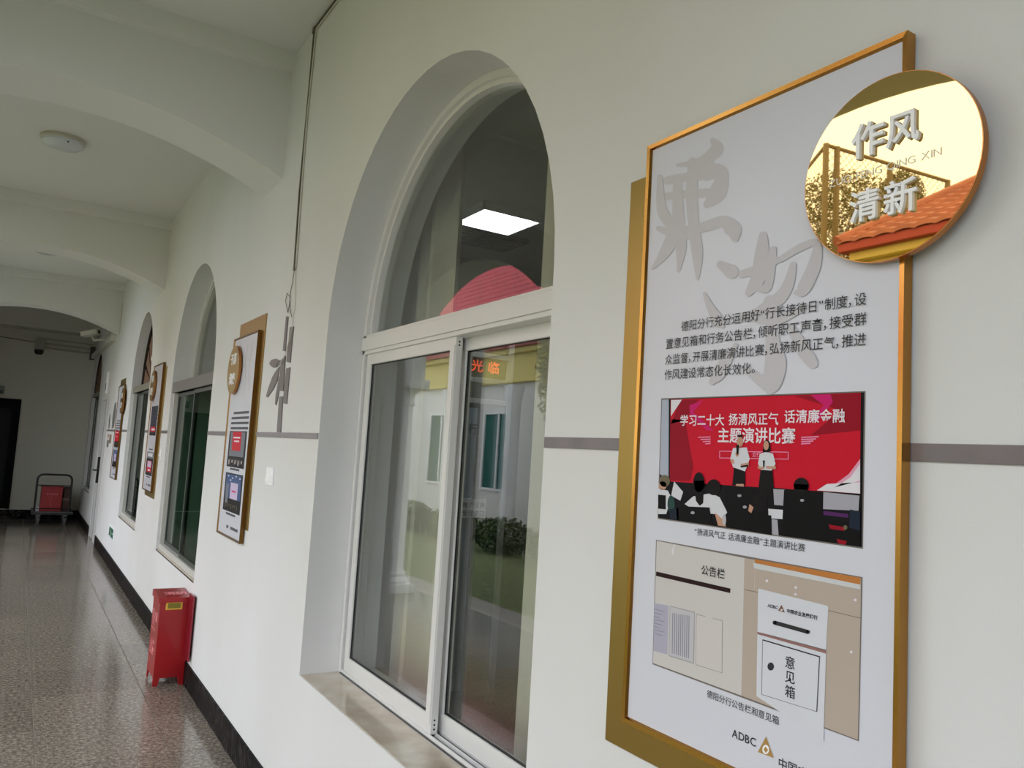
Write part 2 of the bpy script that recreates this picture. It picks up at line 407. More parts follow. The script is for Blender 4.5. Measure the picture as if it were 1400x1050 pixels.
# ================================================================== WINDOW 2
def lower_unit(w, ya, yb, z0, z1, x, mats, stiles, gl, head=.09):
    fm, hm = mats
    b = B(); frame_rect(b, ya+.002, yb-.002, z0, z1, .04, .045, .02, x, x+.07, fm, .003); b.ob('frame', w)
    b = B(); b.box((x-.012, ya+.002, z1-.02), (x+.08, yb-.002, z1-.02+head), hm, .003); b.ob('transom', w)
    ys = [ya+.042]+stiles+[yb-.042]
    for i in range(len(ys)-1):
        b = B(); frame_rect(b, ys[i], ys[i+1], z0+.047, z1-.022, .022, .03, .03, x+.015+.02*(i % 2), x+.035+.02*(i % 2), M('dark_grey_aluminium', (60, 66, 62), .4), .002); s = b.ob('sash', w)
        b = B(); b.box((x+.022+.02*(i % 2), ys[i]+.02, z0+.075), (x+.027+.02*(i % 2), ys[i+1]-.02, z1-.05), gl); b.ob('pane', s)
ya, yb, z0, zs = OPEN[1]; c = (ya+yb)/2; R0 = (yb-ya)/2
win2 = empty('window_2', (0, c, z0)); win2['kind'] = 'structure'
lower_unit(win2, ya, yb, z0+.003, 2.02, .02, (alu2_m, M('grey_header', (112, 110, 108), .5)), [6.55], glassg_m)
b = B(); ring(b, ya, yb, zs, R0-.001, R0-.03, .15, .24, alu_m); ring(b, ya, yb, zs, R0-.036, R0-.06, .16, .22, alu2_m); b.box((.15, ya+.002, 2.06), (.24, yb-.002, 2.14), alu_m, .003); b.ob('arch_frame', win2)
pts = [(c+(R0-.06)*math.cos(PI*i/30), zs+.01+(R0-.06)*math.sin(PI*i/30)) for i in range(31)]
b = B(); b.prism(pts, 0, .19, .195, glass_m); b.ob('arched_pane', win2)
b = B(); b.box((.0, ya+.002, z0-.01), (.09, yb-.002, z0+.003), marble_m, .002); b.ob('sill', win2)
# ================================================================== WINDOW 3 and 4: fan light of brown slats
def fan_window(idx, o, zt, lowmat, stiles, glm, dx=0.0):
    ya, yb, z0, zs = o; c = (ya+yb)/2; R0 = (yb-ya)/2
    w = empty('window_%d' % idx, (0, c, z0)); w['kind'] = 'structure'
    lower_unit(w, ya, yb, z0+.003, zt, .03-dx*.25, (alu2_m, M('olive_grey_header', (134, 132, 118), .5)), stiles, glm, .07)
    b = B(); ring(b, ya, yb, zs, R0-.002, R0-.035, .10-dx, .16-dx, M('dark_brown_frame', (52, 40, 34), .5)); b.box((.10-dx, ya+.01, zs-.06), (.16-dx, yb-.01, zs-.02), M('dark_brown_frame')); b.ob('arch_frame', w)
    b = B(); b.prism([(c+(R0-.035)*math.cos(PI*i/30), zs-.03+(R0-.03)*math.sin(PI*i/30)) for i in range(31)], 0, .15-dx, .158-dx, M('brown_board', (84, 58, 46), .7)); b.ob('backing_board', w)
    n = 9
    for i in range(n):
        w0 = PI*(i+.12)/n; w1 = PI*(i+.88)/n
        pts = [(c+.09*math.cos(w0), zs-.02+.09*math.sin(w0)), (c+(R0-.07)*math.cos(w0), zs-.02+(R0-.07)*math.sin(w0)), (c+(R0-.07)*math.cos(w1), zs-.02+(R0-.07)*math.sin(w1)), (c+.09*math.cos(w1), zs-.02+.09*math.sin(w1))]
        b = B(); b.prism(pts, 0, .118-dx, .15-dx, M('brown_slat', (120, 84, 62), .55)); b.ob('slat', w)
    if idx == 3:
        b = B(); b.prism([(ya+.03, zt-.03), (c+.05, zs+.30), (c+.08, zs+.27), (ya+.06, zt-.03)], 0, .095, .10, letter_m); b.ob('cord', w)
    b = B(); b.box((.0, ya+.002, z0-.01), (.10, yb-.002, z0+.003), marble_m, .002); b.ob('sill', w)
    return w
win3 = fan_window(3, OPEN[2], 2.13, None, [9.66], glassg_m)
win4 = fan_window(4, OPEN[3], 2.26, None, [15.67], glassg_m, .09)
b = B(); b.box((.09, 15.0, .63), (.11, 16.34, 2.24), M('ochre_blind', (176, 166, 120), .9))
for z in (1.02, 1.42, 1.84): b.box((.085, 15.0, z), (.09, 16.34, z+.012), M('blind_bar', (120, 112, 84), .8))
tag(b.ob('window_blind'), 'dull ochre blind drawn behind the farthest arched window', 'blind')

# ================================================================== DOOR 1 (white, in the long wall) and DOOR 2 (dark, far wall)
d1 = empty('door_1', (0, 13.55, 0)); d1['kind'] = 'structure'
b = B()
b.box((-.006, 12.96, 0), (.12, 13.44, 2.2), alu_m, .003); b.box((-.006, 14.07, 0), (.12, 14.14, 2.2), alu_m, .003); b.box((-.006, 13.44, 2.13), (.12, 14.07, 2.2), alu_m, .003); b.box((0, 12.9, -.06), (.14, 14.2, .004), marble_m); b.ob('jamb', d1)
b = B(); b.box((.0, 13.50, .01), (.04, 14.06, 2.12), M('white_door_enamel', (214, 214, 212), .4), .003); leaf = b.ob('leaf', d1)
b = B(); b.box((-.004, 13.44, .004), (.05, 13.50, 2.13), dark_m); b.ob('gap', d1)
b = B(); b.box((-.030, 13.505, .86), (.0, 13.58, 1.25), rubber_m, .004); b.tube([(-.06, 13.54, 1.05), (-.065, 13.74, 1.05)], .012, rubber_m); b.tube([(-.02, 13.54, 1.05), (-.065, 13.54, 1.05)], .012, rubber_m); b.ob('handle', leaf)
b = B(); b.box((.10, 12.9, -.1), (.14, 14.2, 2.3), dark_m); b.ob('lining', d1)
d2 = empty('door_2', (-1.9, Y1, 0)); d2['kind'] = 'structure'
dk = M('black_door_finish', (12, 12, 13), .7, spec=.1)
b = B(); frame_rect(b, 0, 1, 0, 1, .05, .05, .05, 0, 1, dk) if False else None
b = B(); b.box((-2.35, Y1-.03, .17), (-2.30, Y1, 2.13), dk, .003); b.box((-1.15, Y1-.03, .17), (-1.10, Y1, 2.13), dk, .003); b.box((-2.30, Y1-.03, 2.08), (-1.15, Y1, 2.13), dk, .003); b.ob('frame', d2)
for a, c in ((-2.30, -1.73), (-1.72, -1.15)):
    b = B(); b.box((a, Y1-.02, .175), (c, Y1-.002, 2.08), dk, .003); l = b.ob('leaf', d2)
    b = B(); b.box((a+.08, Y1-.026, .3), (c-.08, Y1-.019, 1.95), M('black_glass', (8, 9, 10), .45, spec=.15)); b.ob('pane', l)

# ================================================================== INFORMATION PANELS
def poly(b, pts, xpl, m, lay=0):
    P = [unproj(u, v, 0, xpl) for u, v in pts]
    x = xpl-.00025*lay
    tri = tessellate_polygon([[Vector((p.y, p.z, 0)) for p in P]])
    b.add([(x, p.y, p.z) for p in P], [tuple(t) for t in tri], m)
def C(name, r=128, g=128, bl=128, rough=.45): return M('print_'+name, (r, g, bl), rough, spec=.12)
def stroke(b, pts, xpl, m, lay=0, n=8):
    """brush stroke: pts (u, v, width)"""
    P = []
    for i in range(len(pts)-1):
        for k in range(n):
            t = k/n
            p0 = pts[max(i-1, 0)]; p1 = pts[i]; p2 = pts[i+1]; p3 = pts[min(i+2, len(pts)-1)]
            P.append([.5*((2*p1[q])+(-p0[q]+p2[q])*t+(2*p0[q]-5*p1[q]+4*p2[q]-p3[q])*t*t+(-p0[q]+3*p1[q]-3*p2[q]+p3[q])*t**3) for q in range(3)])
    P.append(list(pts[-1])); L = []; R_ = []
    for i, p in enumerate(P):
        a = P[max(i-1, 0)]; c = P[min(i+1, len(P)-1)]; dx, dy = c[0]-a[0], c[1]-a[1]; l = math.hypot(dx, dy) or 1
        w = p[2]/2; L.append((p[0]-dy/l*w, p[1]+dx/l*w)); R_.append((p[0]+dy/l*w, p[1]-dx/l*w))
    x = xpl-.00025*lay
    V = [unproj(u, v, 0, xpl) for u, v in L+R_]; n2 = len(L)
    b.add([(x-8e-6*(j % n2), p.y, p.z) for j, p in enumerate(V)], [(i, i+1, n2+i+1, n2+i) for i in range(n2-1)], m)
    for e in (P[0], P[-1]):
        r = e[2]/2; cc = [unproj(e[0]+r*math.cos(2*PI*k/12), e[1]+r*math.sin(2*PI*k/12), 0, xpl) for k in range(12)]
        b.add([(x-(.00002 if e is P[0] else .00002+8e-6*n2), p.y, p.z) for p in cc], [tuple(range(12))], m)
def panel_base(label, front, plate, disc, group='gold framed information panels', dm=None):
    (y0, y1, z0, z1) = front; (p0, p1, q0, q1) = plate
    e = empty('information_panel', (0, (y0+y1)/2, z0), label, 'wall panel', group)
    b = B(); b.box((-.006, p0, q0), (0, p1, q1), gold_m, .0008); b.ob('backing_plate', e)
    b = B(); b.box((-.020, y0+.006, z0+.006), (-.006, y1-.006, z1-.006), board_m); bo = b.ob('board', e)
    xo, xi = -.006, -.027; w = .011
    L = [(y0, z0), (y1, z0), (y1, z1), (y0, z1)]; I = [(y0+w, z0+w), (y1-w, z0+w), (y1-w, z1-w), (y0+w, z1-w)]
    for k in range(4):
        a, c = L[k], L[(k+1) % 4]; d, f = I[(k+1) % 4], I[k]
        m_ = lambda p, q, t: (p[0]*(1-t)+q[0]*t, p[1]*(1-t)+q[1]*t)
        vs = [(xo, *a), (xo, *c), (xi, *c), (xi, *a), (xi+.001, *m_(a, f, .75)), (xi+.001, *m_(c, d, .75)), (-.0195, *d), (-.0195, *f)]
        b = B(); b.add(vs, [(0, 1, 2, 3), (3, 2, 5, 4), (4, 5, 6, 7)], (bronze_m if dm else goldb_m)); b.ob('frame_rail', e)
    cy, cz, r = disc
    b = B(); b.lathe((-.027, cy, cz), [(r, 0), (r, -.0135)], copper_m, axis=0, n=72, smooth=True)
    b.lathe((-.0404, cy, cz), [(r-.001, 0), (r-.001, -.0006)], dm or gold_disc_m, axis=0, n=72, smooth=False)
    dd = b.ob('disc', e)
    return e, bo, dd
# ---- panel 1
XF = -.0203
pan, board, disc = panel_base('large gold framed white panel nearest the camera, mirror disc at its top right',
                              (.668, 1.249, 1.108, 2.291), (.80, 1.322, 1.046, 2.236), (.692, 2.080, .1425))
body_m = ink_m
b = B()
T = zoomf(820, 380, 3.043)
px_text(b, '德阳分行充分运用好“行长接待日”制度，设', T(337, 218), T(1110, 118), XF-.0024, body_m, bold=.003, ysc=1.0)
px_text(b, '置意见箱和行务公告栏，倾听职工声音，接受群', T(273, 294), T(1110, 200), XF-.0024, body_m, bold=.003)
px_text(b, '众监督，开展清廉演讲比赛，弘扬新风正气，推进', T(270, 360), T(1108, 283), XF-.0024, body_m, bold=.003)
px_text(b, '作风建设常态化长效化。', T(267, 424), T(650, 398), XF-.0024, body_m, bold=.003)
b.ob('body_text', board)
# brush calligraphy, pale grey
cal_m = C('pale_calligraphy', 201, 198, 204, .3); b = B(); T = zoomf(880, 160, 2.7615)
STR = [[(262, 90, 18), (278, 122, 38), (218, 168, 28), (128, 182, 10)], [(252, 150, 30), (232, 205, 54), (296, 205, 34), (280, 285, 50), (240, 330, 22)],
 [(90, 240, 24), (180, 225, 26), (300, 215, 26)], [(80, 300, 20), (180, 290, 26), (285, 285, 26)], [(186, 170, 28), (182, 300, 34), (192, 430, 32), (204, 520, 32), (204, 612, 8)],
 [(128, 230, 24), (132, 400, 36), (142, 490, 32), (132, 582, 8)], [(150, 430, 24), (230, 415, 30), (300, 395, 34), (338, 425, 50), (346, 458, 24)],
 [(62, 225, 14), (70, 350, 30), (112, 425, 36), (88, 500, 34), (35, 572, 8)], [(56, 420, 14), (110, 440, 26), (170, 450, 20)],
 [(292, 558, 24), (332, 584, 42)], [(452, 448, 24), (448, 520, 42), (436, 600, 44), (398, 664, 22)], [(372, 594, 22), (440, 572, 28), (502, 540, 22)], [(490, 500, 20), (470, 640, 24), (420, 640, 20)],
 [(518, 538, 18), (600, 490, 22), (655, 478, 22), (646, 560, 38), (604, 650, 38), (578, 664, 14)], [(566, 560, 20), (540, 650, 34), (482, 708, 36), (366, 764, 8)],
 [(232, 668, 10), (250, 712, 20), (284, 770, 34), (300, 790, 12)], [(482, 700, 44), (488, 840, 40), (500, 930, 62), (486, 1010, 50), (476, 1036, 20)], [(560, 800, 22), (606, 880, 42), (640, 930, 32)],
 [(420, 760, 20), (500, 770, 26), (590, 730, 18)], [(350, 860, 12), (290, 960, 40), (260, 1000, 18)], [(380, 950, 16), (470, 1010, 40)]]
for i_, s_ in enumerate(STR): stroke(b, [(*T(x, y), w*1.3/2.7615) for x, y, w in s_], XF, cal_m, .2+.35*i_)
b.ob('calligraphy', board)
# photograph 1: speech contest
b = B(); T = zoomf(880, 520, 4.375)
def q(pts, m, lay): poly(b, [T(*p) for p in pts], XF, m, lay)
q([(106, 108), (1328, 64), (1312, 1008), (84, 828)], C('thin_border', 120, 112, 108), 1)
q([(112, 114), (1320, 72), (1305, 998), (90, 822)], C('stage_black', 18, 16, 22), 2)
q([(112, 116), (152, 114), (150, 600), (98, 560)], C('side_wall', 176, 182, 200), 3)
q([(163, 116), (1300, 75), (1296, 678), (158, 605)], C('stage_red', 204, 20, 46), 3)
q([(163, 230), (250, 240), (300, 520), (280, 600), (158, 600)], C('deep_red', 150, 12, 36), 4)
q([(220, 120), (330, 114), (250, 240), (165, 260)], C('deep_red'), 4)
q([(166, 118), (232, 116), (166, 215)], C('screen_white', 226, 222, 230), 5)
q([(900, 92), (1298, 78), (1298, 300), (1000, 330), (1180, 180)], C('deep_red'), 4)
q([(1000, 88), (1120, 84), (1135, 130), (1040, 250), (1010, 230), (1080, 150)], C('magenta', 206, 30, 110), 5)
q([(276, 150), (360, 118), (300, 190), (420, 300), (380, 300), (280, 200)], C('magenta'), 5)
q([(1298, 470), (1298, 678), (1040, 655), (1150, 620), (1230, 560)], C('screen_pink', 226, 160, 184), 5)
q([(1298, 500), (1298, 600), (1150, 640), (1240, 580)], C('screen_white'), 6)
q([(1100, 620), (1298, 610), (1298, 678), (1040, 658)], C('screen_white'), 6)
for i in range(4):
    yy = 338+i*13; q([(330+i*14, yy), (404, yy-2), (404, yy+4), (330+i*14, yy+6)], C('stripe_pink', 240, 150, 190), 6); q([(946, yy), (1050-i*16, yy-4), (1050-i*16, yy+3), (946, yy+7)], C('stripe_pink'), 6)
for a, c in (((456, 422), (870, 428)), ((456, 462), (870, 470))): q([a, c, (c[0], c[1]+4), (a[0], a[1]+4)], C('stripe_pink'), 6)
q([(456, 422), (460, 422), (460, 464), (456, 464)], C('stripe_pink'), 6); q([(866, 428), (870, 428), (870, 470), (866, 470)], C('stripe_pink'), 6)
# chairs, tables and seated listeners
blk = C('chair_black', 12, 11, 15); wht = C('shirt_white', 214, 214, 222); skin = C('skin', 196, 150, 128); hair = C('hair_black', 20, 17, 20); grey = C('table_grey', 168, 166, 176)
q([(98, 612), (250, 612), (300, 640), (470, 640), (760, 640), (1295, 690), (1295, 990), (90, 815)], C('stage_black'), 7)
q([(1080, 668), (1296, 690), (1290, 780), (1078, 770)], grey, 8); q([(780, 650), (850, 654), (845, 750), (786, 745)], grey, 8); q([(750, 768), (840, 775), (835, 830), (752, 825)], wht, 8)
q([(770, 830), (805, 835), (812, 930), (772, 920)], grey, 8); q([(1080, 780), (1230, 800), (1228, 822), (1080, 805)], C('purple_cloth', 84, 40, 96), 8)
q([(1112, 862), (1220, 880), (1205, 900), (1120, 888)], C('deep_red'), 9); q([(1160, 948), (1222, 962), (1210, 985), (1168, 974)], C('deep_red'), 9)
def disc_px(cx, cy, rx, ry, m, lay, n=18): q([(cx+rx*math.cos(2*PI*k/n), cy+ry*math.sin(2*PI*k/n)) for k in range(n)], m, lay)
disc_px(130, 602, 32, 36, C('cap_brown', 112, 104, 84), 9); disc_px(118, 630, 24, 26, skin, 9); q([(92, 645), (150, 660), (170, 700), (140, 800), (92, 800)], wht, 9)
q([(92, 684), (138, 688), (138, 772), (92, 768)], blk, 10); q([(188, 605), (242, 668), (225, 720), (170, 690)], wht, 10); disc_px(170, 740, 22, 52, C('jacket_green', 44, 74, 70), 10)
disc_px(336, 610, 34, 60, hair, 10); q([(306, 600), (368, 600), (362, 735), (340, 750), (318, 720)], hair, 10); disc_px(424, 640, 42, 48, hair, 10)
q([(250, 740), (300, 695), (410, 675), (460, 700), (505, 790), (470, 835), (430, 800), (330, 790)], wht, 9); q([(430, 790), (478, 830), (500, 875), (450, 868)], skin, 10)
q([(200, 752), (400, 760), (418, 865), (205, 835)], blk, 11); disc_px(300, 792, 12, 9, grey, 12); q([(160, 770), (215, 765), (215, 835), (165, 825)], C('bag_blue', 30, 40, 56), 11)
q([(485, 632), (680, 650), (735, 690), (735, 790), (500, 770)], blk, 9); disc_px(580, 690, 12, 8, grey, 12); disc_px(612, 758, 12, 9, grey, 12)
q([(505, 775), (770, 808), (772, 925), (505, 880)], blk, 11); disc_px(700, 730, 46, 60, hair, 10); q([(640, 740), (664, 760), (650, 795), (632, 780)], skin, 11)
q([(845, 655), (1078, 670), (1080, 960), (830, 930)], blk, 9); disc_px(955, 718, 12, 8, grey, 12); disc_px(948, 630, 46, 48, hair, 10); q([(905, 620), (992, 624), (985, 656), (908, 650)], hair, 10)
q([(1080, 820), (1240, 850), (1300, 860), (1300, 990), (1078, 960)], blk, 8); q([(1240, 772), (1300, 785), (1300, 900), (1235, 880)], C('bag_blue'), 9)
disc_px(1212, 880, 12, 14, C('cap_brown'), 10); disc_px(488, 835, 12, 34, C('cup_white', 190, 186, 190), 11)
disc_px(585, 600, 26, 32, hair, 10); q([(560, 620), (604, 620), (606, 636), (558, 632)], skin, 11)
# the two speakers
q([(545, 520), (612, 530), (612, 628), (534, 628)], hair, 8); q([(540, 405), (622, 402), (640, 470), (612, 545), (540, 520), (524, 465)], wht, 9)
disc_px(582, 368, 19, 30, skin, 10); q([(563, 352), (570, 326), (596, 326), (602, 352), (598, 340), (568, 340)], hair, 11); q([(560, 388), (578, 386), (574, 440), (564, 450)], blk, 12); disc_px(566, 440, 10, 18, skin, 11)
q([(522, 470), (545, 475), (548, 500), (530, 495)], skin, 10); q([(585, 500), (635, 492), (634, 516), (592, 520)], skin, 10); q([(584, 512), (632, 505), (632, 516), (590, 522)], blk, 11)
q([(704, 535), (775, 535), (784, 640), (745, 700), (690, 660)], hair, 9); q([(700, 440), (740, 428), (780, 440), (795, 500), (770, 540), (708, 535), (690, 500)], wht, 10)
q([(722, 370), (740, 352), (760, 368), (766, 425), (750, 432), (718, 430)], hair, 10); disc_px(739, 390, 16, 28, skin, 11); q([(720, 480), (732, 478), (730, 520), (722, 520)], blk, 12)
q([(686, 515), (730, 520), (728, 532), (692, 530)], skin, 11); q([(738, 512), (798, 515), (795, 532), (740, 528)], skin, 11)
tw = C('screen_letters', 238, 226, 236)
px_text(b, '学习二十大', T(216, 274), T(482, 270), XF-.0021, tw, bold=.014, ysc=1.0)
px_text(b, '扬清风正气', T(506, 270), T(806, 264), XF-.0021, tw, bold=.014)
px_text(b, '话清廉金融', T(838, 262), T(1206, 246), XF-.0021, tw, bold=.014)
px_text(b, '主题演讲比赛', T(440, 378), T(908, 374), XF-.0019, tw, bold=.018)
px_text(b, '立行', T(648, 458), T(700, 458), XF-.0019, C('stripe_pink'), bold=.01)
b.ob('photo_print', board)
b = B(); px_text(b, '“扬清风气正 话清廉金融”主题演讲比赛', T(300, 958), T(967, 988), XF-.0006, ink_m, bold=.003, ysc=1.0); b.ob('caption', board)
# photograph 2: notice board and suggestion box
b = B(); T = zoomf(890, 735, 4.667)
q([(33, 14), (1350, 252), (1327, 1300), (10, 808)], C('thin_border'), 1)
q([(38, 20), (598, 130), (578, 1008), (14, 800)], C('notice_wall', 206, 202, 200), 2)
q([(598, 130), (1343, 258), (1322, 1290), (578, 1008)], C('beige_tiles', 184, 170, 158), 2)
q([(665, 138), (1340, 256), (1336, 308), (665, 172)], C('orange_wood', 190, 124, 66), 3); q([(656, 160), (1338, 300), (1338, 330), (660, 196)], C('trim_white', 206, 208, 210), 4)
q([(598, 330), (690, 348), (690, 352), (598, 334)], C('tile_joint', 120, 106, 96), 3); q([(1130, 462), (1338, 512), (1338, 516), (1130, 466)], C('tile_joint'), 3); q([(664, 200), (668, 200), (664, 335), (660, 335)], C('tile_light', 198, 186, 174), 3)
for cx, cy in ((742, 276), (926, 318), (1306, 398), (1280, 730), (924, 362)): disc_px(cx, cy, 9, 9, C('screen_white'), 4, 10)
q([(36, 216), (510, 325), (508, 354), (34, 244)], C('dark_rail', 44, 24, 26), 4)
q([(150, 46), (158, 46), (146, 84), (152, 90), (138, 116), (134, 84)], C('screen_white'), 4)
q([(24, 418), (114, 434), (106, 746), (18, 722)], C('paper_lilac', 176, 174, 192), 3)
q([(122, 434), (282, 474), (276, 806), (114, 756)], C('sleeve_edge', 166, 162, 166), 3); q([(126, 440), (278, 480), (272, 798), (118, 750)], C('paper_grey', 196, 194, 200), 4)
for i in range(9): x = 140+i*13; q([(x, 480+i*2), (x+5, 482+i*2), (x+1, 740+i*4), (x-4, 738+i*4)], C('paper_ink', 140, 138, 152), 5)
for i in range(8): y = 455+i*22; q([(26, y), (90-(i % 3)*14, y+14), (90-(i % 3)*14, y+18), (26, y+4)], C('paper_ink'), 5)
q([(290, 486), (460, 528), (458, 866), (286, 812)], C('sleeve_edge'), 3); q([(294, 492), (456, 532), (454, 860), (290, 808)], C('notice_light', 208, 203, 200), 4); disc_px(372, 516, 26, 24, C('notice_wall'), 5)
q([(686, 330), (694, 326), (1126, 434), (1134, 444), (1120, 720), (682, 602)], C('box_white', 214, 216, 224), 4)
q([(682, 600), (1120, 716), (1120, 742), (682, 618)], C('seam_rose', 150, 112, 108), 4)
q([(682, 616), (1120, 740), (1104, 1300), (676, 1010)], C('box_white'), 5)
def line(p0, p1, w, m, lay):
    dx, dy = p1[0]-p0[0], p1[1]-p0[1]; l = math.hypot(dx, dy); nx, ny = -dy/l*w/2, dx/l*w/2
    q([(p0[0]+nx, p0[1]+ny), (p1[0]+nx, p1[1]+ny), (p1[0]-nx, p1[1]-ny), (p0[0]-nx, p0[1]-ny)], m, lay)
line((716, 652), (1080, 760), 8, ink_m, 6); line((716, 650), (710, 1000), 3, C('line_grey', 90, 90, 100), 6); line((1080, 756), (1062, 1110), 7, C('line_grey'), 6); line((710, 1000), (1062, 1110), 3, C('line_grey'), 6)
line((792, 542), (1006, 602), 26, ink_m, 6); disc_px(792, 542, 13, 13, ink_m, 6); disc_px(1006, 602, 13, 13, ink_m, 6); disc_px(768, 822, 21, 26, ink_m, 6)
px_text(b, '公告栏', T(318, 240), T(470, 262), XF-.0018, ink_m, bold=.01, ysc=1.0)
px_text(b, 'ADBC', T(742, 444), T(810, 462), XF-.0018, ink_m, bold=.02)
q([(838, 428), (858, 478), (816, 466)], C('logo_bronze', 128, 92, 74), 7); disc_px(838, 462, 7, 7, C('box_white'), 8, 10)
px_text(b, '中国农业发展银行', T(864, 495), T(1062, 512), XF-.0018, ink_m, bold=.03)
for ch, y in (('意', 838), ('见', 930), ('箱', 1024)): px_text(b, ch, T(852, y-4), T(920, y+4), XF-.0018, ink_m, bold=.01, ysc=1.0)
b.ob('photo_print', board)
b = B(); T = zoomf(820, 900, 2.414); px_text(b, '德阳分行公告栏和意见箱', T(352, 152), T(592, 196), XF-.0006, ink_m, bold=.003); b.ob('caption', board)
b = B(); T = zoomf(1000, 960, 5.6); px_text(b, 'ADBC', T(-2, 300), T(190, 322), XF-.0006, ink_m, bold=.012, ysc=1.0)
q([(267, 262), (325, 427), (203, 381)], C('logo_gold', 176, 140, 84), 2); disc_px(265, 362, 26, 36, letter_m, 3); q([(265, 338), (284, 366), (266, 388), (248, 360)], C('logo_gold'), 4)
px_text(b, '中国农业发展银行', T(350, 640), T(1010, 640), XF-.0006, ink_m, bold=.008, ysc=1.0)
b.ob('logo', board)
# disc lettering
T = zoomf(1060, 70, 3.387); XD = -.0412
for txt, L, R_ in (('作', (348, 500), (505, 470)), ('风', (508, 455), (668, 408)), ('清', (338, 800), (480, 770)), ('新', (496, 765), (656, 735))):
    b = B(); a = unproj(*T(*L), 0, XD-.005); c = unproj(*T(*R_), 0, XD-.005)
    zz = {'作': None}.get(txt, None)
    z = (a.z+c.z)/2
    wall_text(b, txt, (a.y, z), (c.y, z), XD+.0002, letter_m, bold=.016, depth=.006, ysc=1.02); b.ob('letter', disc)
b = B(); px_text(b, 'ZUO FENG QING XIN', (1133, 256), (1288, 215), XD-.0003, M('frosted_letter', (246, 240, 226), .5), bold=.0, ysc=.9); b.ob('small_lettering', disc)

# ---- generic smaller panels
def bars(b, y1, y0, z, n, m, x, last=1.0, h=.014):
    """rows of print too small to read"""
    pitch = .030
    for k in range(n):
        w = (y1-y0)*(last if k == n-1 else 1); y = y1-(.045 if k == 0 else 0); e = y1-w
        while y > e+.012:
            b.box((x-.0004, y-.016, z-k*pitch), (x, y, z-k*pitch+h), m); y -= .0185
def photo_block(bo, y0, y1, z0, z1, kind):
    b = B(); x = XF
    def r(a0, a1, c0, c1, m, l): b.box((x-.0003*l, y1-(y1-y0)*a1, z0+(z1-z0)*c0), (x, y1-(y1-y0)*a0, z0+(z1-z0)*c1), m)
    r(0, 1, 0, 1, C('stage_black'), 1)
    if kind == 'red_stage':
        r(.08, .92, .30, .97, C('hall_grey', 120, 124, 134), 2); r(.22, .72, .46, .98, C('stage_red'), 3); r(.28, .66, .80, .84, C('screen_letters'), 4); r(.33, .62, .70, .74, C('screen_letters'), 4)
        for k in range(9): xx = .1+.09*k; r(xx, xx+.05, .06+.03*(k % 3), .2+.04*(k % 2), C('crowd', 90, 76, 66) if k % 2 else C('cup_white'), 4)
    if kind == 'blue_hall':
        r(.06, .94, .34, .97, C('hall_blue', 70, 92, 138), 2); r(.10, .25, .2, .7, C('hall_grey'), 3); r(.36, .78, .34, .76, C('screen_lilac', 206, 190, 220), 3); r(.45, .68, .52, .56, C('magenta'), 4)
        for k, (a, c) in enumerate(((.15, .9), (.4, .86), (.6, .92), (.82, .88), (.3, .8))): r(a, a+.06, c, c+.03, C('lamp_white', 236, 240, 250), 4)
        for k in range(7): xx = .12+.11*k; r(xx, xx+.05, .08+.03*(k % 3), .2, C('crowd'), 4)
    if kind == 'red_top':
        r(.02, .98, .35, .99, C('stage_red'), 2); r(.3, .75, .85, .9, C('screen_letters'), 3); r(.35, .6, .62, .66, C('screen_letters'), 3)
        for k in range(5): r(.08+.18*k, .2+.18*k, .1, .28, C('crowd'), 4)
    if kind == 'exhibit':
        r(.05, .95, .30, .98, C('hall_dark', 44, 48, 66), 2); r(.1, .9, .12, .30, C('stage_red'), 3); r(.3, .8, .17, .24, C('screen_letters'), 4); r(.0, .35, .6, .98, C('hall_grey'), 3) if False else None
    if kind == 'exhibit_two':
        r(.0, 1, .72, 1, C('hall_grey'), 2); r(.15, .85, .8, .95, C('screen_white'), 3); r(.15, .85, .14, .62, C('stage_red'), 3); r(.22, .78, .34, .60, C('screen_lilac'), 4); r(.35, .7, .2, .26, C('screen_letters'), 4)
    return b.ob('photo_print', bo)
def small_disc_text(dd, cy, cz, top, bot):
    for t, z in ((top, cz+.032), (bot, cz-.088)):
        b = B(); wall_text(b, t, (cy+.072, z), (cy-.072, z), XD, letter_m, bold=.02, depth=.004); b.ob('letter', dd)
specs = [
 ('white information panel left of the grey bamboo, gold plate showing at its upper right', (4.45, 5.03, 1.063, 2.238), (4.385, 4.985, 1.14, 2.326), (4.915, 2.040, .147), 'red_stage', 'blue_hall'),
 ('white information panel between the second and third windows, its gold plate showing below', (7.88, 8.46, 1.10, 2.30), (7.79, 8.40, 1.050, 2.262), (8.355, 2.100, .150), 'exhibit', 'exhibit_two'),
 ('farthest information panel, red photograph, gold disc on its right edge, next to the third window', (10.99, 11.62, 1.047, 2.240), (11.10, 11.66, 1.10, 2.330), (10.96, 2.030, .160), 'red_top', 'blue_hall')]
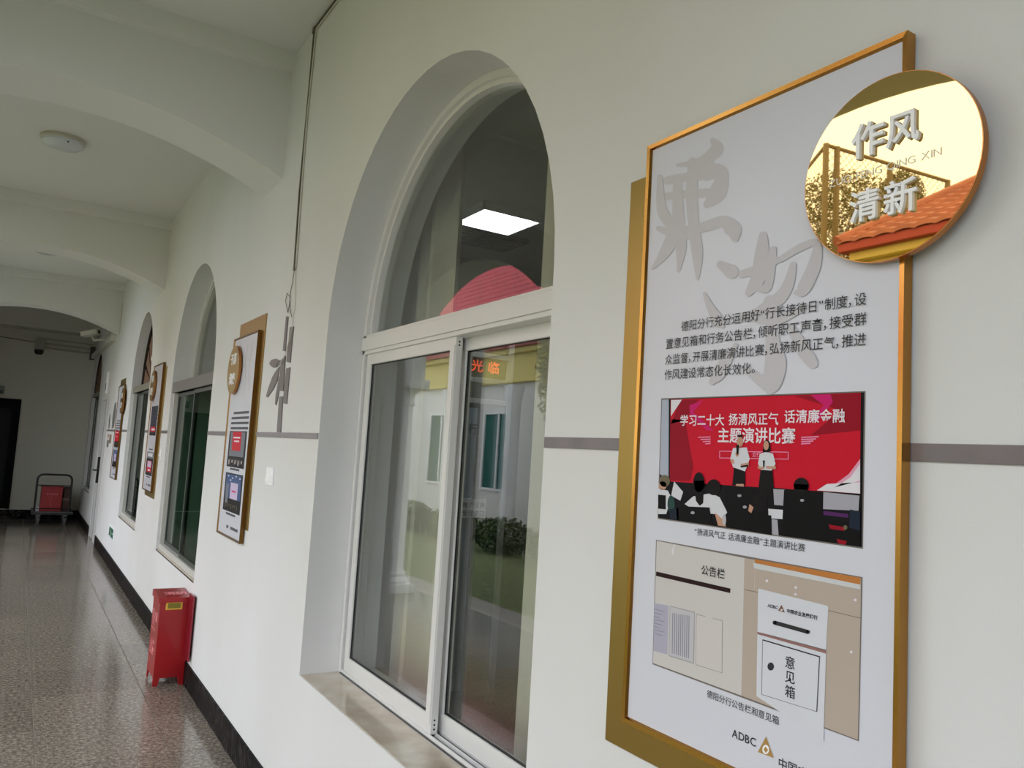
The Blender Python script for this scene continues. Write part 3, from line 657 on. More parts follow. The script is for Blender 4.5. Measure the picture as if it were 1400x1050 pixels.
for lab, fr, pl, ds, k1, k2 in specs:
    e, bo, dd = panel_base(lab, fr, pl, ds, dm=gold_m)
    y0, y1, z0, z1 = fr
    b = B(); bars(b, y1-.10, y0+.06, z1-.465, 5 if k1 != 'exhibit' else 4, M('print_grey_text', (70, 70, 82), .5), XF, .6); b.ob('body_text', bo)
    photo_block(bo, y0+.07, y1-.085, z0+.40, z0+.61, k1) if k1 != 'exhibit' else photo_block(bo, y0+.09, y1-.09, z0+.52, z0+.80, k1)
    photo_block(bo, y0+.07, y1-.085, z0+.145, z0+.365, k2)
    for zz in (z0+.383, z0+.125):
        b = B(); b.box((XF-.0004, y0+.17, zz), (XF, y1-.18, zz+.012), M('print_grey_text')); b.ob('caption', bo)
    b = B(); b.box((XF-.0004, y0+.08, z0+.05), (XF, y0+.26, z0+.066), M('print_grey_text')); b.box((XF-.0004, y0+.31, z0+.05), (XF, y0+.36, z0+.066), M('print_grey_text')); b.ob('logo', bo)
    small_disc_text(dd, ds[0], ds[1], '干部', '清廉')
    # faint brush lines on the upper half
    b = B(); cy = (y0+y1)/2
    for pts in ([(cy-.05, z1-.06), (cy-.02, z1-.16), (cy-.07, z1-.28), (cy-.04, z1-.36)], [(cy-.16, z1-.05), (cy-.12, z1-.2), (cy-.17, z1-.33)]):
        for k in range(len(pts)-1):
            (a, c), (d, f) = pts[k], pts[k+1]; b.add([(XF-.0003, a, c), (XF-.0003, a-.014, c), (XF-.0003, d-.014, f), (XF-.0003, d, f)], [(0, 1, 2, 3)], cal_m)
    b.ob('calligraphy', bo)

# ================================================================== grey bamboo relief on the wall
bam = empty('bamboo_relief', (0, 3.99, 1.671), 'taupe bamboo cut-out rising from the wall strip beside the large window', 'wall decoration')
T = zoomf(355, 350, 3.889)
def bam_piece(name, pts, t=.005):
    P = [unproj(*T(*p), 0, -t) for p in pts]
    b = B(); b.prism([(p.y, p.z) for p in P], 0, -t, 0, bamboo_m); b.ob(name, bam)
bam_piece('cane', [(140, 320), (150, 322), (134, 507), (122, 503)]); bam_piece('cane', [(160, 378), (179, 374), (160, 567), (141, 563)])
bam_piece('cane', [(140, 598), (160, 592), (142, 787), (122, 783)]); bam_piece('cane', [(108, 588), (135, 530), (124, 718), (103, 716)]); bam_piece('cane', [(103, 748), (122, 746), (110, 938), (90, 936)])
bam_piece('leaf', [(50, 570), (62, 552), (84, 546), (108, 556), (100, 580), (86, 592), (72, 594), (58, 584)])
bam_piece('leaf', [(92, 600), (103, 590), (92, 662), (70, 710), (40, 752), (33, 745), (46, 700), (68, 640)])
bam_piece('leaf', [(102, 640), (108, 640), (98, 740), (86, 792), (81, 790), (84, 740)])
bam_piece('twig', [(88, 582), (125, 540), (129, 545), (94, 588)])

# ================================================================== cable down the wall
b = B()
P = lambda u, v, x=-.006: unproj(u, v, 0, x)
a = P(433, 37); 
b.tube([(-.008, 1.6, 3.757), (-.008, 2.9, 3.76), (-.008, 3.905, 3.762), (-.006, 3.925, 3.75), (-.006, 3.93, 3.3), (-.006, 3.94, 2.9), tuple(P(402.6, 366))], .006, M('grey_cable', (92, 88, 78), .6), 6)
b.tube([(-.006, 1.6, 3.745), (-.006, 3.89, 3.748), (-.005, 3.90, 3.72), (-.005, 3.925, 3.3), (-.005, 3.915, 2.9), tuple(P(404.5, 366))], .004, M('white_cable', (206, 202, 190), .6), 6)
cab = b.ob('power_cable', label='twin cable stapled down the white wall left of the large window', cat='cable')
b = B(); b.box((-.016, 3.90, 3.735), (0, 3.935, 3.765), M('grey_cable'), .003); b.ob('clip', cab); b = B(); b.box((-.012, P(403, 366).y-.01, P(403, 366).z-.015), (0, P(403, 366).y+.01, P(403, 366).z+.02), M('grey_cable'), .003); b.ob('clip', cab)
b = B(); T = zoomf(355, 350, 3.889)
b.tube([P(*T(185, 65)), P(*T(178, 120)), P(*T(163, 200)), P(*T(158, 260)), P(*T(150, 300)), P(*T(138, 240)), P(*T(146, 198)), P(*T(160, 215)), P(*T(162, 280)), P(*T(170, 325))], .0018, M('grey_cable'), 5)
b.tube([P(*T(190, 65)), P(*T(190, 200)), P(*T(186, 280)), P(*T(176, 330)), P(*T(176, 372)), P(*T(158, 440), -.012), P(*T(140, 510), -.012), P(*T(120, 560), -.012), P(*T(96, 582), -.012)], .0022, M('white_cable'), 5); b.ob('loose_wire', cab)

# ================================================================== light switch, exit sign, sockets
def plate(name, y0, y1, z0, z1, label, cat, rocker=True):
    e = empty(name, (0, (y0+y1)/2, z0), label, cat)
    b = B(); b.box((-.010, y0, z0), (0, y1, z1), letter_m, .003); b.ob('cover_plate', e)
    if rocker:
        b = B(); ym = (y0+y1)/2
        b.add([(-.010, y0+.02, z0+.018), (-.010, y1-.02, z0+.018), (-.010, y1-.02, z1-.014), (-.010, y0+.02, z1-.014), (-.019, y0+.021, z0+.02), (-.019, y1-.021, z0+.02), (-.012, y1-.021, z1-.015), (-.012, y0+.021, z1-.015)],
              [(4, 5, 6, 7), (0, 1, 5, 4), (1, 2, 6, 5), (2, 3, 7, 6), (3, 0, 4, 7)], letter_m); b.ob('rocker', e)
    return e
plate('light_switch', 3.975, 4.095, 1.405, 1.492, 'white rocker light switch below the grey bamboo', 'switch')
plate('wall_socket', 7.62, 7.70, 1.42, 1.51, 'small white switch plate beside the second window, right of its information panel', 'switch')
ex = empty('exit_sign', (0, 10.9, .35), 'small green and white exit sign low on the wall near the door', 'sign')
b = B(); b.box((-.012, 10.62, .345), (0, 11.17, .475), letter_m, .003); b.ob('housing', ex)
b = B(); b.box((-.0135, 10.65, .357), (-.0115, 11.12, .463), M('exit_green', (20, 96, 66), .4)); fc = b.ob('face', ex)
b = B(); x = -.0137
b.add([(x, 10.93, .365), (x, 10.96, .365), (x, 10.93, .40), (x, 10.97, .43), (x, 10.94, .435), (x, 10.90, .41), (x, 10.87, .37), (x, 10.89, .36), (x, 10.915, .395)], [(0, 1, 2), (2, 3, 4, 5), (5, 6, 7, 8)], letter_m)
b.ob('running_figure', fc); b = B(); b.lathe((x, 10.95, .448), [(.010, 0), (.010, -.0003)], letter_m, axis=0, n=12); b.ob('figure_head', fc); b = B(); b.box((x-.0003, 10.68, .405), (x, 10.80, .417), letter_m); b.box((x-.0003, 10.67, .395), (x, 10.69, .427), letter_m); b.ob('arrow', fc)
# decals by the door
dec = empty('wall_decal', (0, 12.2, 1.45), 'small grey cut-outs with a touch of red on the wall strip by the white door', 'wall decoration')
g_ = M('decal_grey', (120, 122, 118), .5)
b = B(); b.prism([(12.0, 1.70), (12.25, 1.68), (12.32, 1.85), (12.22, 2.03), (12.02, 2.05), (11.93, 1.88)], 0, -.004, 0, g_); b.ob('grey_figure', dec)
b = B(); b.prism([(12.62, 1.70), (12.72, 1.68), (12.80, 1.80), (12.74, 1.90), (12.66, 1.86)], 0, -.004, 0, g_); b.ob('grey_figure', dec)
b = B(); b.box((-.004, 12.2, 1.48), (0, 12.45, 1.60), M('decal_tan', (150, 130, 104), .5)); b.ob('picture', dec)
b = B(); b.box((-.0045, 12.5, 1.42), (0, 12.72, 1.52), g_); b.box((-.0045, 12.6, 1.56), (0, 12.68, 1.60), M('decal_red', (180, 40, 36), .5)); b.ob('picture', dec)
# sensor over the door
e = empty('door_sensor', (0, 13.6, 1.95), 'slim white reader box with dark lens above the white door', 'sensor')
b = B(); b.box((-.03, 13.50, 2.22), (0, 13.60, 2.56), letter_m, .008); b.ob('case', e)
b = B(); b.box((-.034, 13.52, 2.26), (-.029, 13.58, 2.38), rubber_m, .002); b.ob('lens', e)

# ================================================================== red fire cabinet
X0, X1, FY0, FY1, H = -.205, -.012, 5.66, 5.95, .565
fb = empty('extinguisher_box', (-.11, 5.8, 0), 'narrow red metal fire extinguisher box standing on the floor against the skirting', 'fire box')
b = B(); b.box((X0+.004, FY0+.004, .05), (X1, FY1, H-.02), red_m, .003)
b.box((X0+.004, FY0+.004, .05), (X1, FY0+.0045, .05), red_m)
fbb = b.ob('body', fb)
for (a, c, d, f) in ((X0+.004, X0+.046, FY0+.004, FY0+.02), (X1-.042, X1, FY0+.004, FY0+.02), (X0+.004, X0+.02, FY1-.04, FY1), (X1-.016, X1, FY1-.04, FY1)):
    b = B(); sl = .006 if a < -.1 else -.006
    b.prism([(a, .0), (c-(.012 if a < -.1 else 0), 0), (c, .052), (a, .052)] if a < -.1 else [(a+.012, 0), (c, 0), (c, .052), (a, .052)], 1, d, f, red_m); b.ob('foot', fb)
b = B()
b.add([(X0-.006, FY0-.008, H-.03), (X1+.006, FY0-.008, H-.03), (X1+.006, FY0-.008, H+.0), (X0-.006, FY0-.008, H+.0), (X0-.006, FY1, H-.03), (X1+.006, FY1, H-.03), (X1+.006, FY1, H+.012), (X0-.006, FY1, H+.012)],
      [(0, 1, 2, 3), (3, 2, 6, 7), (0, 3, 7, 4), (1, 5, 6, 2), (4, 7, 6, 5), (0, 4, 5, 1)], red_m); lid = b.ob('lid', fb)
b = B(); b.box((X0+.040, FY0-.002, .487), (X0+.142, FY0+.005, .540), M('yellow_frame', (222, 172, 60), .4), .002); lab = b.ob('plate', fb)
b = B(); b.box((X0+.052, FY0-.0035, .497), (X0+.130, FY0-.001, .530), M('olive_label', (120, 112, 30), .4)); b.ob('label_slip', lab)
pale = M('pale_red_print', (238, 140, 146), .5)
def box_text(b, txt, org, du, dv, size, bold=.02):
    gl, w = layout(txt, bold); 
    for vs, fs in gl: b.add([tuple(Vector(org)+Vector(du)*(x*size)+Vector(dv)*(y*size)) for x, y in vs], fs, pale)
b = B(); box_text(b, '消防', (X0+.035, FY0+.07, H+.0085), (1, 0, 0), (0, 1.3, .055), .075, .025)
b.ob('lid_print', lid)
b = B(); box_text(b, '灭火器', (X0+.0035, FY1-.03, .40), (0, -1, 0), (0, 0, 1), .07); box_text(b, '119', (X0+.0035, FY1-.06, .355), (0, -1, 0), (0, 0, 1), .05); box_text(b, '火警', (X0+.0035, FY1-.05, .20), (0, -1, 0), (0, 0, 1), .08)
for z in (.19, .345): b.box((X0+.0033, FY1-.19, z-.012), (X0+.0036, FY1-.03, z-.006), pale)
b.ob('side_print', fb)
b = B(); b.box((X0+.0025, FY0+.10, .30), (X0+.0045, FY1-.01, .303), redd_m); b.ob('seam', fb)
b = B(); b.box((-.026, 5.525, .176), (-.0145, 5.66, .592), redd_m, .002); b.ob('back_panel', fb)

# ================================================================== platform trolley and red crate
tr = empty('platform_trolley', (-.45, 16.2, 0), 'black platform trolley with tubular handle parked against the far wall', 'trolley')
blk_m = M('black_powder_coat', (24, 24, 26), .4); deck_m = M('grey_plastic_deck', (92, 92, 90), .5)
ty = 15.82; xl, xr = -.735, -.215
b = B(); b.box((-.77, 15.80, .175), (-.15, 16.62, .215), deck_m, .012); dk_ = b.ob('platform', tr)
b = B(); b.box((-.775, 15.79, .165), (-.145, 15.83, .205), blk_m, .006); b.ob('bumper', tr)
b = B(); pts = [(xl, ty, .2), (xl, ty, .74)]+[(xl+.09-.09*math.cos(t*PI/8), ty, .76+.09*math.sin(t*PI/8)) for t in range(5)]+[(xr-.09+.09*math.sin(t*PI/8), ty, .76+.09*math.cos(t*PI/8)) for t in range(5)]+[(xr, ty, .74), (xr, ty, .2)]
b.tube(pts, .017, blk_m, 8); hd = b.ob('handle', tr)
for z, r in ((.665, .010), (.27, .010)):
    b = B(); b.tube([(xl, ty, z), (xr, ty, z)], r, blk_m, 6); b.ob('crossbar', hd)
for x in (-.66, -.26):
    for y in (15.93, 16.5):
        b = B(); b.box((x-.03, y-.03, .135), (x+.03, y+.03, .176), steel_m, .004); b.box((x-.026, y-.02, .06), (x-.020, y+.02, .14), steel_m); b.box((x+.020, y-.02, .06), (x+.026, y+.02, .14), steel_m); cs = b.ob('castor', tr)
        b = B(); b.lathe((x, y, .052), [(.046, -.016), (.052, -.012), (.052, .012), (.046, .016)], M('castor_grey', (110, 110, 108), .5), axis=0, n=20); b.ob('wheel', cs)
cr = empty('red_crate', (-.42, 16.1, .215), 'dark red box with faint lettering lying on the black trolley', 'box')
b = B(); b.box((-.655, 15.90, .216), (-.335, 16.3, .64), M('dull_red_box', (150, 22, 26), .5), .006); cb = b.ob('body', cr)
b = B(); b.box((-.66, 15.895, .60), (-.33, 16.305, .645), M('dull_red_box'), .006); b.ob('lid', cr)
b = B(); 
for k in range(5): b.box((-.57+k*.036, 15.897, .50), (-.55+k*.036, 15.899, .52), M('faded_print', (196, 110, 100), .6))
b.box((-.500, 15.897, .30), (-.497, 15.899, .48), M('faded_print')); b.box((-.60, 15.893, .245), (-.38, 15.899, .30), M('dull_red_box')); b.ob('print', cr)
b = B(); b.box((-.325, 15.98, .216), (-.20, 16.30, .62), M('brown_carton', (74, 52, 44), .8), .006); b.box((-.33, 15.975, .40), (-.195, 16.0, .44), M('tape', (110, 84, 66), .5))
b.ob('carton', label='brown carton standing beside the red box on the trolley', cat='box')
b = B(); b.box((-.72, 15.9, .216), (-.665, 16.2, .29), letter_m, .004); b.box((-.722, 15.95, .23), (-.664, 15.97, .295), M('tape'))
b.ob('paper_bundle', label='small white bundle on the left corner of the trolley deck', cat='bundle')

# ================================================================== ceiling lamps
def lamp(y, label):
    e = empty('ceiling_lamp', (-1.03, y, ZC), label, 'ceiling lamp', 'dome lamps along the corridor ceiling')
    b = B(); b.lathe((-1.03, y, ZC), [(.150, 0), (.150, -.022), (.143, -.030)], M('lamp_rim', (190, 186, 170), .4), n=40); b.ob('rim', e)
    b = B(); b.lathe((-1.03, y, ZC), [(.143, -.026), (.139, -.045), (.115, -.062), (.07, -.074), (.02, -.079)], M('opal_diffuser', (206, 210, 216), .25), n=40); b.ob('diffuser', e)
    b = B(); b.lathe((-1.0, y-.125, ZC-.052), [(.006, 0), (.006, -.006)], dark_m, n=8); b.ob('screw', e)
lamp(6.65, 'unlit round dome lamp on the ceiling bay beyond the nearest beam')
lamp(10.85, 'unlit dome lamp half hidden by the second ceiling beam')

# ================================================================== far wall bits
e = empty('surveillance_camera', (-.1, 13.9, 3.0), 'white bullet surveillance camera on a bracket under the third beam', 'camera')
cp = unproj(126, 456, 1, 13.9); gm = M('camera_grey', (196, 194, 182), .4)
b = B(); bx = cp.x; bz = cp.z
bm_ = B(); bm_.box((-.10, -.17, -.045), (.10, .17, .045), gm, .012)
rot = Matrix.Rotation(math.radians(62), 3, 'Z') @ Matrix.Rotation(math.radians(-14), 3, 'X')
bm_.v = [tuple(rot @ (Vector(v)*.75)+Vector((bx-.02, 13.9, bz))) for v in bm_.v]; bd = bm_.ob('housing', e)
l_ = B(); l_.lathe((0, -.175, 0), [(.04, 0), (.04, .01)], dark_m, axis=1, n=16); l_.box((-.105, -.23, .04), (.105, .15, .052), gm, .003)
l_.v = [tuple(rot @ (Vector(v)*.75)+Vector((bx-.02, 13.9, bz))) for v in l_.v]; l_.ob('visor', e)
b = B(); b.tube([(bx, 13.9, bz-.04), (bx+.03, 13.9, bz-.10), (-.02, 13.9, bz-.06)], .018, gm, 8); b.box((-.025, 13.83, bz-.06), (-.0, 13.97, bz+.08), gm, .006); b.ob('bracket', e)
b = B(); b.add([(-.07, 13.05, 2.99), (-.0, 13.05, 2.99), (-.0, 13.05, 3.07), (-.07, 13.05, 3.07), (-.07, Y1, 2.99), (0, Y1, 2.99), (0, Y1, 3.07), (-.07, Y1, 3.07)], [(0, 1, 2, 3), (4, 7, 6, 5), (0, 4, 5, 1), (3, 2, 6, 7), (0, 3, 7, 4), (1, 5, 6, 2)], M('white_trunking', (206, 204, 196), .5))
b.ob('cable_trunking', label='white cable trunking running along the top of the wall in the last bay', cat='trunking')
b = B(); b.box((-.012, 12.56, 3.04), (0, 12.60, 3.50), M('white_trunking'), .003); b.ob('conduit', label='short white conduit running down from the third ceiling beam', cat='conduit')
e = empty('wall_alarm', (-.92, Y1, 3.0), 'grey alarm unit with black underside on the far wall', 'alarm')
b = B(); b.box((-1.0, Y1-.10, 3.05), (-.84, Y1, 3.26), M('alarm_grey', (150, 148, 138), .5), .01); b.ob('case', e)
b = B(); b.lathe((-.92, Y1-.06, 2.97), [(.045, 0), (.07, .03), (.07, .085)], rubber_m, n=20); b.ob('lens', e)
e = empty('wall_pipes', (-.45, Y1, 3.1), 'parallel pipes run from the alarm unit to the corner of the far wall', 'pipes')
for z in (3.27, 3.18, 3.10):
    b = B(); b.tube([(-.84 if z < 3.2 else -.95, Y1-.03, z), (-.05, Y1-.03, z-.015)], .012 if z > 3.2 else .018, M('pipe_paint', (170, 168, 150), .6), 8); b.ob('pipe', e)
b = B(); b.box((-.10, Y1-.06, 2.97), (-.02, Y1, 3.22), M('olive_box', (70, 68, 58), .6), .004); b.ob('junction_box', e)
b = B(); b.tube([(-2.1, Y1-.01, 3.26), (-1.5, Y1-.01, 3.22), (-1.0, Y1-.01, 3.19)], .007, M('grey_cable'), 6); b.ob('wall_cable', label='thin cable strung across the far wall to the alarm unit', cat='cable')
e = empty('door_sign', (-1.5, Y1, 2.2), 'small pale sign box above the black door on the far wall', 'sign')
b = B(); b.box((-1.62, Y1-.02, 2.2), (-1.385, Y1, 2.345), M('sign_grey', (120, 128, 124), .5), .003); b.ob('housing', e)
b = B(); b.box((-1.60, Y1-.022, 2.215), (-1.40, Y1-.019, 2.27), M('sign_dark', (60, 66, 66), .5)); b.ob('face', e)

# ================================================================== OFFICE behind window 1
def room(n, y0, y1, x1, z1, m, cm, fm):
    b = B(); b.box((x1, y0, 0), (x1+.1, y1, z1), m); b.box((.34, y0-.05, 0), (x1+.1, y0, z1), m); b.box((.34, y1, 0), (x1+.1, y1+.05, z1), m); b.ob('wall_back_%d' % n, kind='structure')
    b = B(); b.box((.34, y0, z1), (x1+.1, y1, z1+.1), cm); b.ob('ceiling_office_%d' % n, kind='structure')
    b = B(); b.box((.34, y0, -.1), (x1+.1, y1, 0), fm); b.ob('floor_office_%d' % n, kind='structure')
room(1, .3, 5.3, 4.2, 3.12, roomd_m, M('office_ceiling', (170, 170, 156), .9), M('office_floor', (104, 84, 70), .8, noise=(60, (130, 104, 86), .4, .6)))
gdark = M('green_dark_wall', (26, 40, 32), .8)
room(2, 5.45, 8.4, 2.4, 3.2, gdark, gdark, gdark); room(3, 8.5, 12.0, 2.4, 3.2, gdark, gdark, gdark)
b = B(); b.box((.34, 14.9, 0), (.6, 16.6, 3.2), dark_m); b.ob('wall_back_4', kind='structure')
# recessed light panel
e = empty('ceiling_light_panel', (1.42, 4.2, 3.11), 'bright rectangular light panel in the office ceiling behind the large window', 'ceiling light')
b = B(); frame_rect(b, 4.0, 4.40, 0, 0, 0, 0, 0, 0, 0, alu_m) if False else None
b = B(); 
for (a, c, d, f) in ((1.10, 1.52, 4.00, 4.015), (1.10, 1.52, 4.385, 4.40), (1.10, 1.115, 4.0, 4.4), (1.505, 1.52, 4.0, 4.4)): b.box((a, d, 3.07), (c, f, 3.12), alu_m)
b.ob('frame', e)
b = B(); b.box((1.115, 4.015, 3.10), (1.505, 4.385, 3.11), M('lit_panel', (240, 250, 255), .5, emit=16)); b.ob('diffuser', e)
e = empty('air_vent', (1.4, 4.7, 3.11), 'dark slatted air vent in the office ceiling beside the light panel', 'vent')
b = B(); b.box((1.05, 4.50, 3.09), (1.75, 4.85, 3.115), M('vent_dark', (60, 60, 56), .7)); b.ob('frame', e)
for k in range(8):
    b = B(); b.box((1.08, 4.53+k*.038, 3.078), (1.72, 4.548+k*.038, 3.092), M('vent_slat', (110, 108, 100), .6)); b.ob('slat', e)
# curtains: pleated sheets
def curtain(name, y0, y1, z0, z1, x, m, amp, pitch, label, group=None, cat='curtain'):
    n = max(8, int(abs(y1-y0)/pitch*8)); vs = []; fs = []
    for i in range(n+1):
        y = y0+(y1-y0)*i/n; ph = 2*PI*(y-y0)/pitch
        dx = amp*math.sin(ph)+amp*.4*math.sin(2.3*ph+1)
        for z in (z0, (z0+z1)/2, z1): vs.append((x+dx*(1.1 if z == z0 else .9), y, z))
    for i in range(n):
        for k in range(2): a = i*3+k; fs.append((a, a+1, a+4, a+3))
    b = B(); b.add(vs, fs, m, True); b.add([(v[0]+.004, v[1], v[2]) for v in vs], fs, m, True)
    o = b.ob(name, origin=(x, (y0+y1)/2, z0)); tag(o, label, cat, group)
    r = B(); r.tube([(x, y0-.1, z1+.02), (x, y1+.1, z1+.02)], .014, steel_m, 8); r.ob('rail', o)
    return o
curtain('curtain', 3.09, 3.72, .10, 3.05, .46, curt_m, .055, .15, 'pleated beige curtain behind the left sash of the large window')
curtain('curtain', 1.2, 2.40, .10, 3.05, .50, curt_m, .035, .21, 'pleated beige curtain behind the right sash of the large window')
green_m = M('green_curtain', (24, 104, 70), .8)
curtain('curtain', 5.55, 6.75, .3, 3.0, .45, green_m, .04, .2, 'dark green curtain drawn across the second window')
curtain('curtain', 8.7, 9.6, .3, 3.0, .45, green_m, .04, .2, 'dark green curtain half drawn across the third window')
# second window: objects inside
def plant(y, x, z, h, label):
    e = empty('potted_plant', (x, y, z), label, 'plant')
    b = B(); b.lathe((x, y, z), [(.08, 0), (.11, .02), (.13, .2), (.12, .21)], M('clay_pot', (90, 60, 50), .7), n=18); b.ob('pot', e)
    b = B(); rnd = random.Random(int(y*100)); lm = M('plant_leaf', (70, 116, 52), .5)
    for k in range(40):
        a = rnd.uniform(0, 6.28); t = rnd.uniform(.2, 1)*h; r = .05+.16*rnd.random(); w = .035
        p = Vector((x, y, z+.2)); q_ = Vector((x+r*math.cos(a), y+r*math.sin(a), z+.2+t)); s_ = Vector((-math.sin(a), math.cos(a), 0))*w; m_ = (p+q_)/2+Vector((0, 0, .05))
        b.add([p, m_+s_, q_, m_-s_], [(0, 1, 2, 3)], lm)
    tag(b.ob('leaves', e), kind='stuff')
plant(7.1, .67, .62, .75, 'green leafy plant inside the second window'); plant(10.1, .67, .62, .7, 'green leafy plant inside the third window')
b = B(); b.box((.54, 5.8, .55), (.8, 7.35, .62), M('inner_ledge', (120, 110, 90), .6), .004); b.ob('plant_shelf', label='low shelf under the plant inside the second window', cat='shelf')
b = B(); b.box((.54, 9.0, .55), (.8, 10.4, .62), M('inner_ledge'), .004); b.ob('plant_shelf', label='low shelf under the plant inside the third window', cat='shelf')
# glazed partition with the red light-board, seen through the right sash
PX = lambda u, v: unproj(u, v, 1, 4.6)
pt = empty('glazed_partition', (1.55, 4.6, 0), 'aluminium glazed partition with louvres and a red lettered light board inside the office', 'partition')
b = B(); x0p, x1p = 1.385, 1.72
for (a, c) in ((x0p-.02, x0p+.02), (x1p-.02, x1p+.02)): b.box((a, 4.59, 0), (c, 4.64, 2.52), alu2_m, .003)
for z in (2.27, 2.10, 1.96): b.box((x0p, 4.59, z), (x1p, 4.64, z+.035), alu2_m, .003)
b.ob('frame', pt)
for k in range(7):
    b = B(); b.box((x0p+.02, 4.60, 2.315+k*.028), (x1p-.02, 4.63, 2.325+k*.028), M('vent_slat')); b.ob('louvre', pt)
b = B(); b.box((x0p+.02, 4.625, 2.135), (x1p-.02, 4.635, 2.27), M('olive_board', (92, 88, 44), .5)); lb = b.ob('light_board', pt)
b = B(); em = M('led_orange', (255, 96, 40), .5, emit=.8)
gl, w = layout('光临', .02)
for k, (vs, fs) in enumerate(gl): b.add([(x0p+.036+.13*k+(x-k)*.095, 4.618, 2.183+y*.085) for x, y in vs], fs, em)
b.ob('led_letter', lb)
b = B(); b.box((x0p+.02, 4.615, .05), (x1p-.02, 4.62, 1.96), M('teal_glass', (18, 58, 56), .15)); b.ob('pane', pt)
b = B(); b.box((x0p+.03, 4.60, .1), (x0p+.10, 4.612, 1.93), M('pale_blue_strip', (150, 168, 184), .5)); st = b.ob('lettered_strip', pt)
b = B(); gl, w = layout('行', .02)
for vs, fs in gl: b.add([(x0p+.032+x*.075, 4.598, 1.76+y*.075) for x, y in vs], fs, ink_m)
b.ob('letter', st)
b = B(); b.box((x0p+.01, 4.585, 1.205), (x0p+.20, 4.598, 1.33), letter_m, .001); sg = b.ob('counter_sign', pt)
b = B()
for row, z in (('账户服务', 1.275), ('受理窗口', 1.222)):
    gl, w = layout(row, .01)
    for vs, fs in gl: b.add([(x0p+.022+x*.042, 4.584, z+y*.038) for x, y in vs], fs, ink_m)
b.ob('lettering', sg)
# poster seen on the inner wall through the left pane
# ================================================================== COURTYARD (seen only as reflections)
b = B(); b.box((-3.1, -8, -.16), (-2.7, 40, -.02), M('kerb_paving', (150, 144, 134), .7)); b.ob('ground_paving', kind='structure')
grass = M('lawn', (84, 92, 56), .95, noise=(14, (112, 122, 70), .4, .6))
b = B(); b.box((-60, -30, -.3), (-3.1, 70, -.08), grass); b.ob('ground', kind='structure')
b = B(); b.box((-8.3, 6, -.085), (-7.0, 34, -.05), M('kerb_paving')); b.ob('ground_path', kind='structure')
def shrub(name, c, size, n, col, label, cat, group=None, trunk=0):
    e = empty(name, (c[0], c[1], -.08), label, cat, group); rnd = random.Random(int(c[1]*37)+n)
    lm = M('leaf_%d_%d' % (col[0], col[1]), col, .6, noise=(3, tuple(int(k*.6) for k in col), .4, .6))
    V = []; Fs = []
    for k in range(n):
        while True:
            p = Vector((rnd.uniform(-1, 1), rnd.uniform(-1, 1), rnd.uniform(-1, 1)))
            if .35 < p.length < 1: break
        if size[0] == size[1]: p = Vector((p.x, p.y, p.z))
        P_ = Vector((c[0]+p.x*size[0], c[1]+p.y*size[1], c[2]+p.z*size[2])); a = Vector((rnd.uniform(-1, 1), rnd.uniform(-1, 1), rnd.uniform(-1, 1))).normalized(); d = a.orthogonal().normalized()
        s_ = .028 if trunk else .03; o = len(V)
        V += [P_-a*s_*1.5, P_+d*s_*.6, P_+a*s_*1.5, P_-d*s_*.6]; Fs.append((o, o+1, o+2, o+3))
    b = B(); b.add(V, Fs, lm); b.ob('foliage', e, kind='stuff')
    b = B()
    if trunk:
        b.tube([(c[0], c[1], -.08), (c[0]+.05, c[1]-.05, c[2]*.5), (c[0], c[1], c[2])], [.12, .09, .05], M('bark', (90, 76, 62), .9), 8)
        for k in range(6): a = k*1.05; b.tube([(c[0], c[1], c[2]-.5), (c[0]+size[0]*.5*math.cos(a), c[1]+size[1]*.5*math.sin(a), c[2]+size[2]*.3)], [.04, .015], M('bark'), 5)
        b.ob('trunk', e)
    else:
        for k in range(6): y = c[1]-size[1]*.8+size[1]*1.6*k/5; b.tube([(c[0], y, -.08), (c[0], y+.03, c[2])], [.015, .008], M('bark'), 5)
        b.ob('stem', e, kind='stuff')
for k in range(8): shrub('shrub', (-5.9, 8.5+k*1.8, .22), (.42, .86, .34), 1500, (96, 112, 56) if k % 2 else (84, 98, 46), 'low green shrub of the courtyard hedge', 'shrub', 'courtyard hedge')
shrub('tree', (-4.6, 8.3, 2.9), (.6, .6, 1.2), 6000, (112, 112, 50), 'loose leafy tree in the courtyard', 'tree', None, 1)
shrub('tree', (-13.4, 10.4, 6.9), (1.4, 1.3, 1.2), 9000, (104, 104, 44), 'round tree behind the tall net fence in the courtyard', 'tree', None, 1)
shrub('tree', (-17.0, 11.3, 8.7), (.6, .5, .6), 3000, (100, 102, 50), 'tree top above the far courtyard roof', 'tree', None, 1)
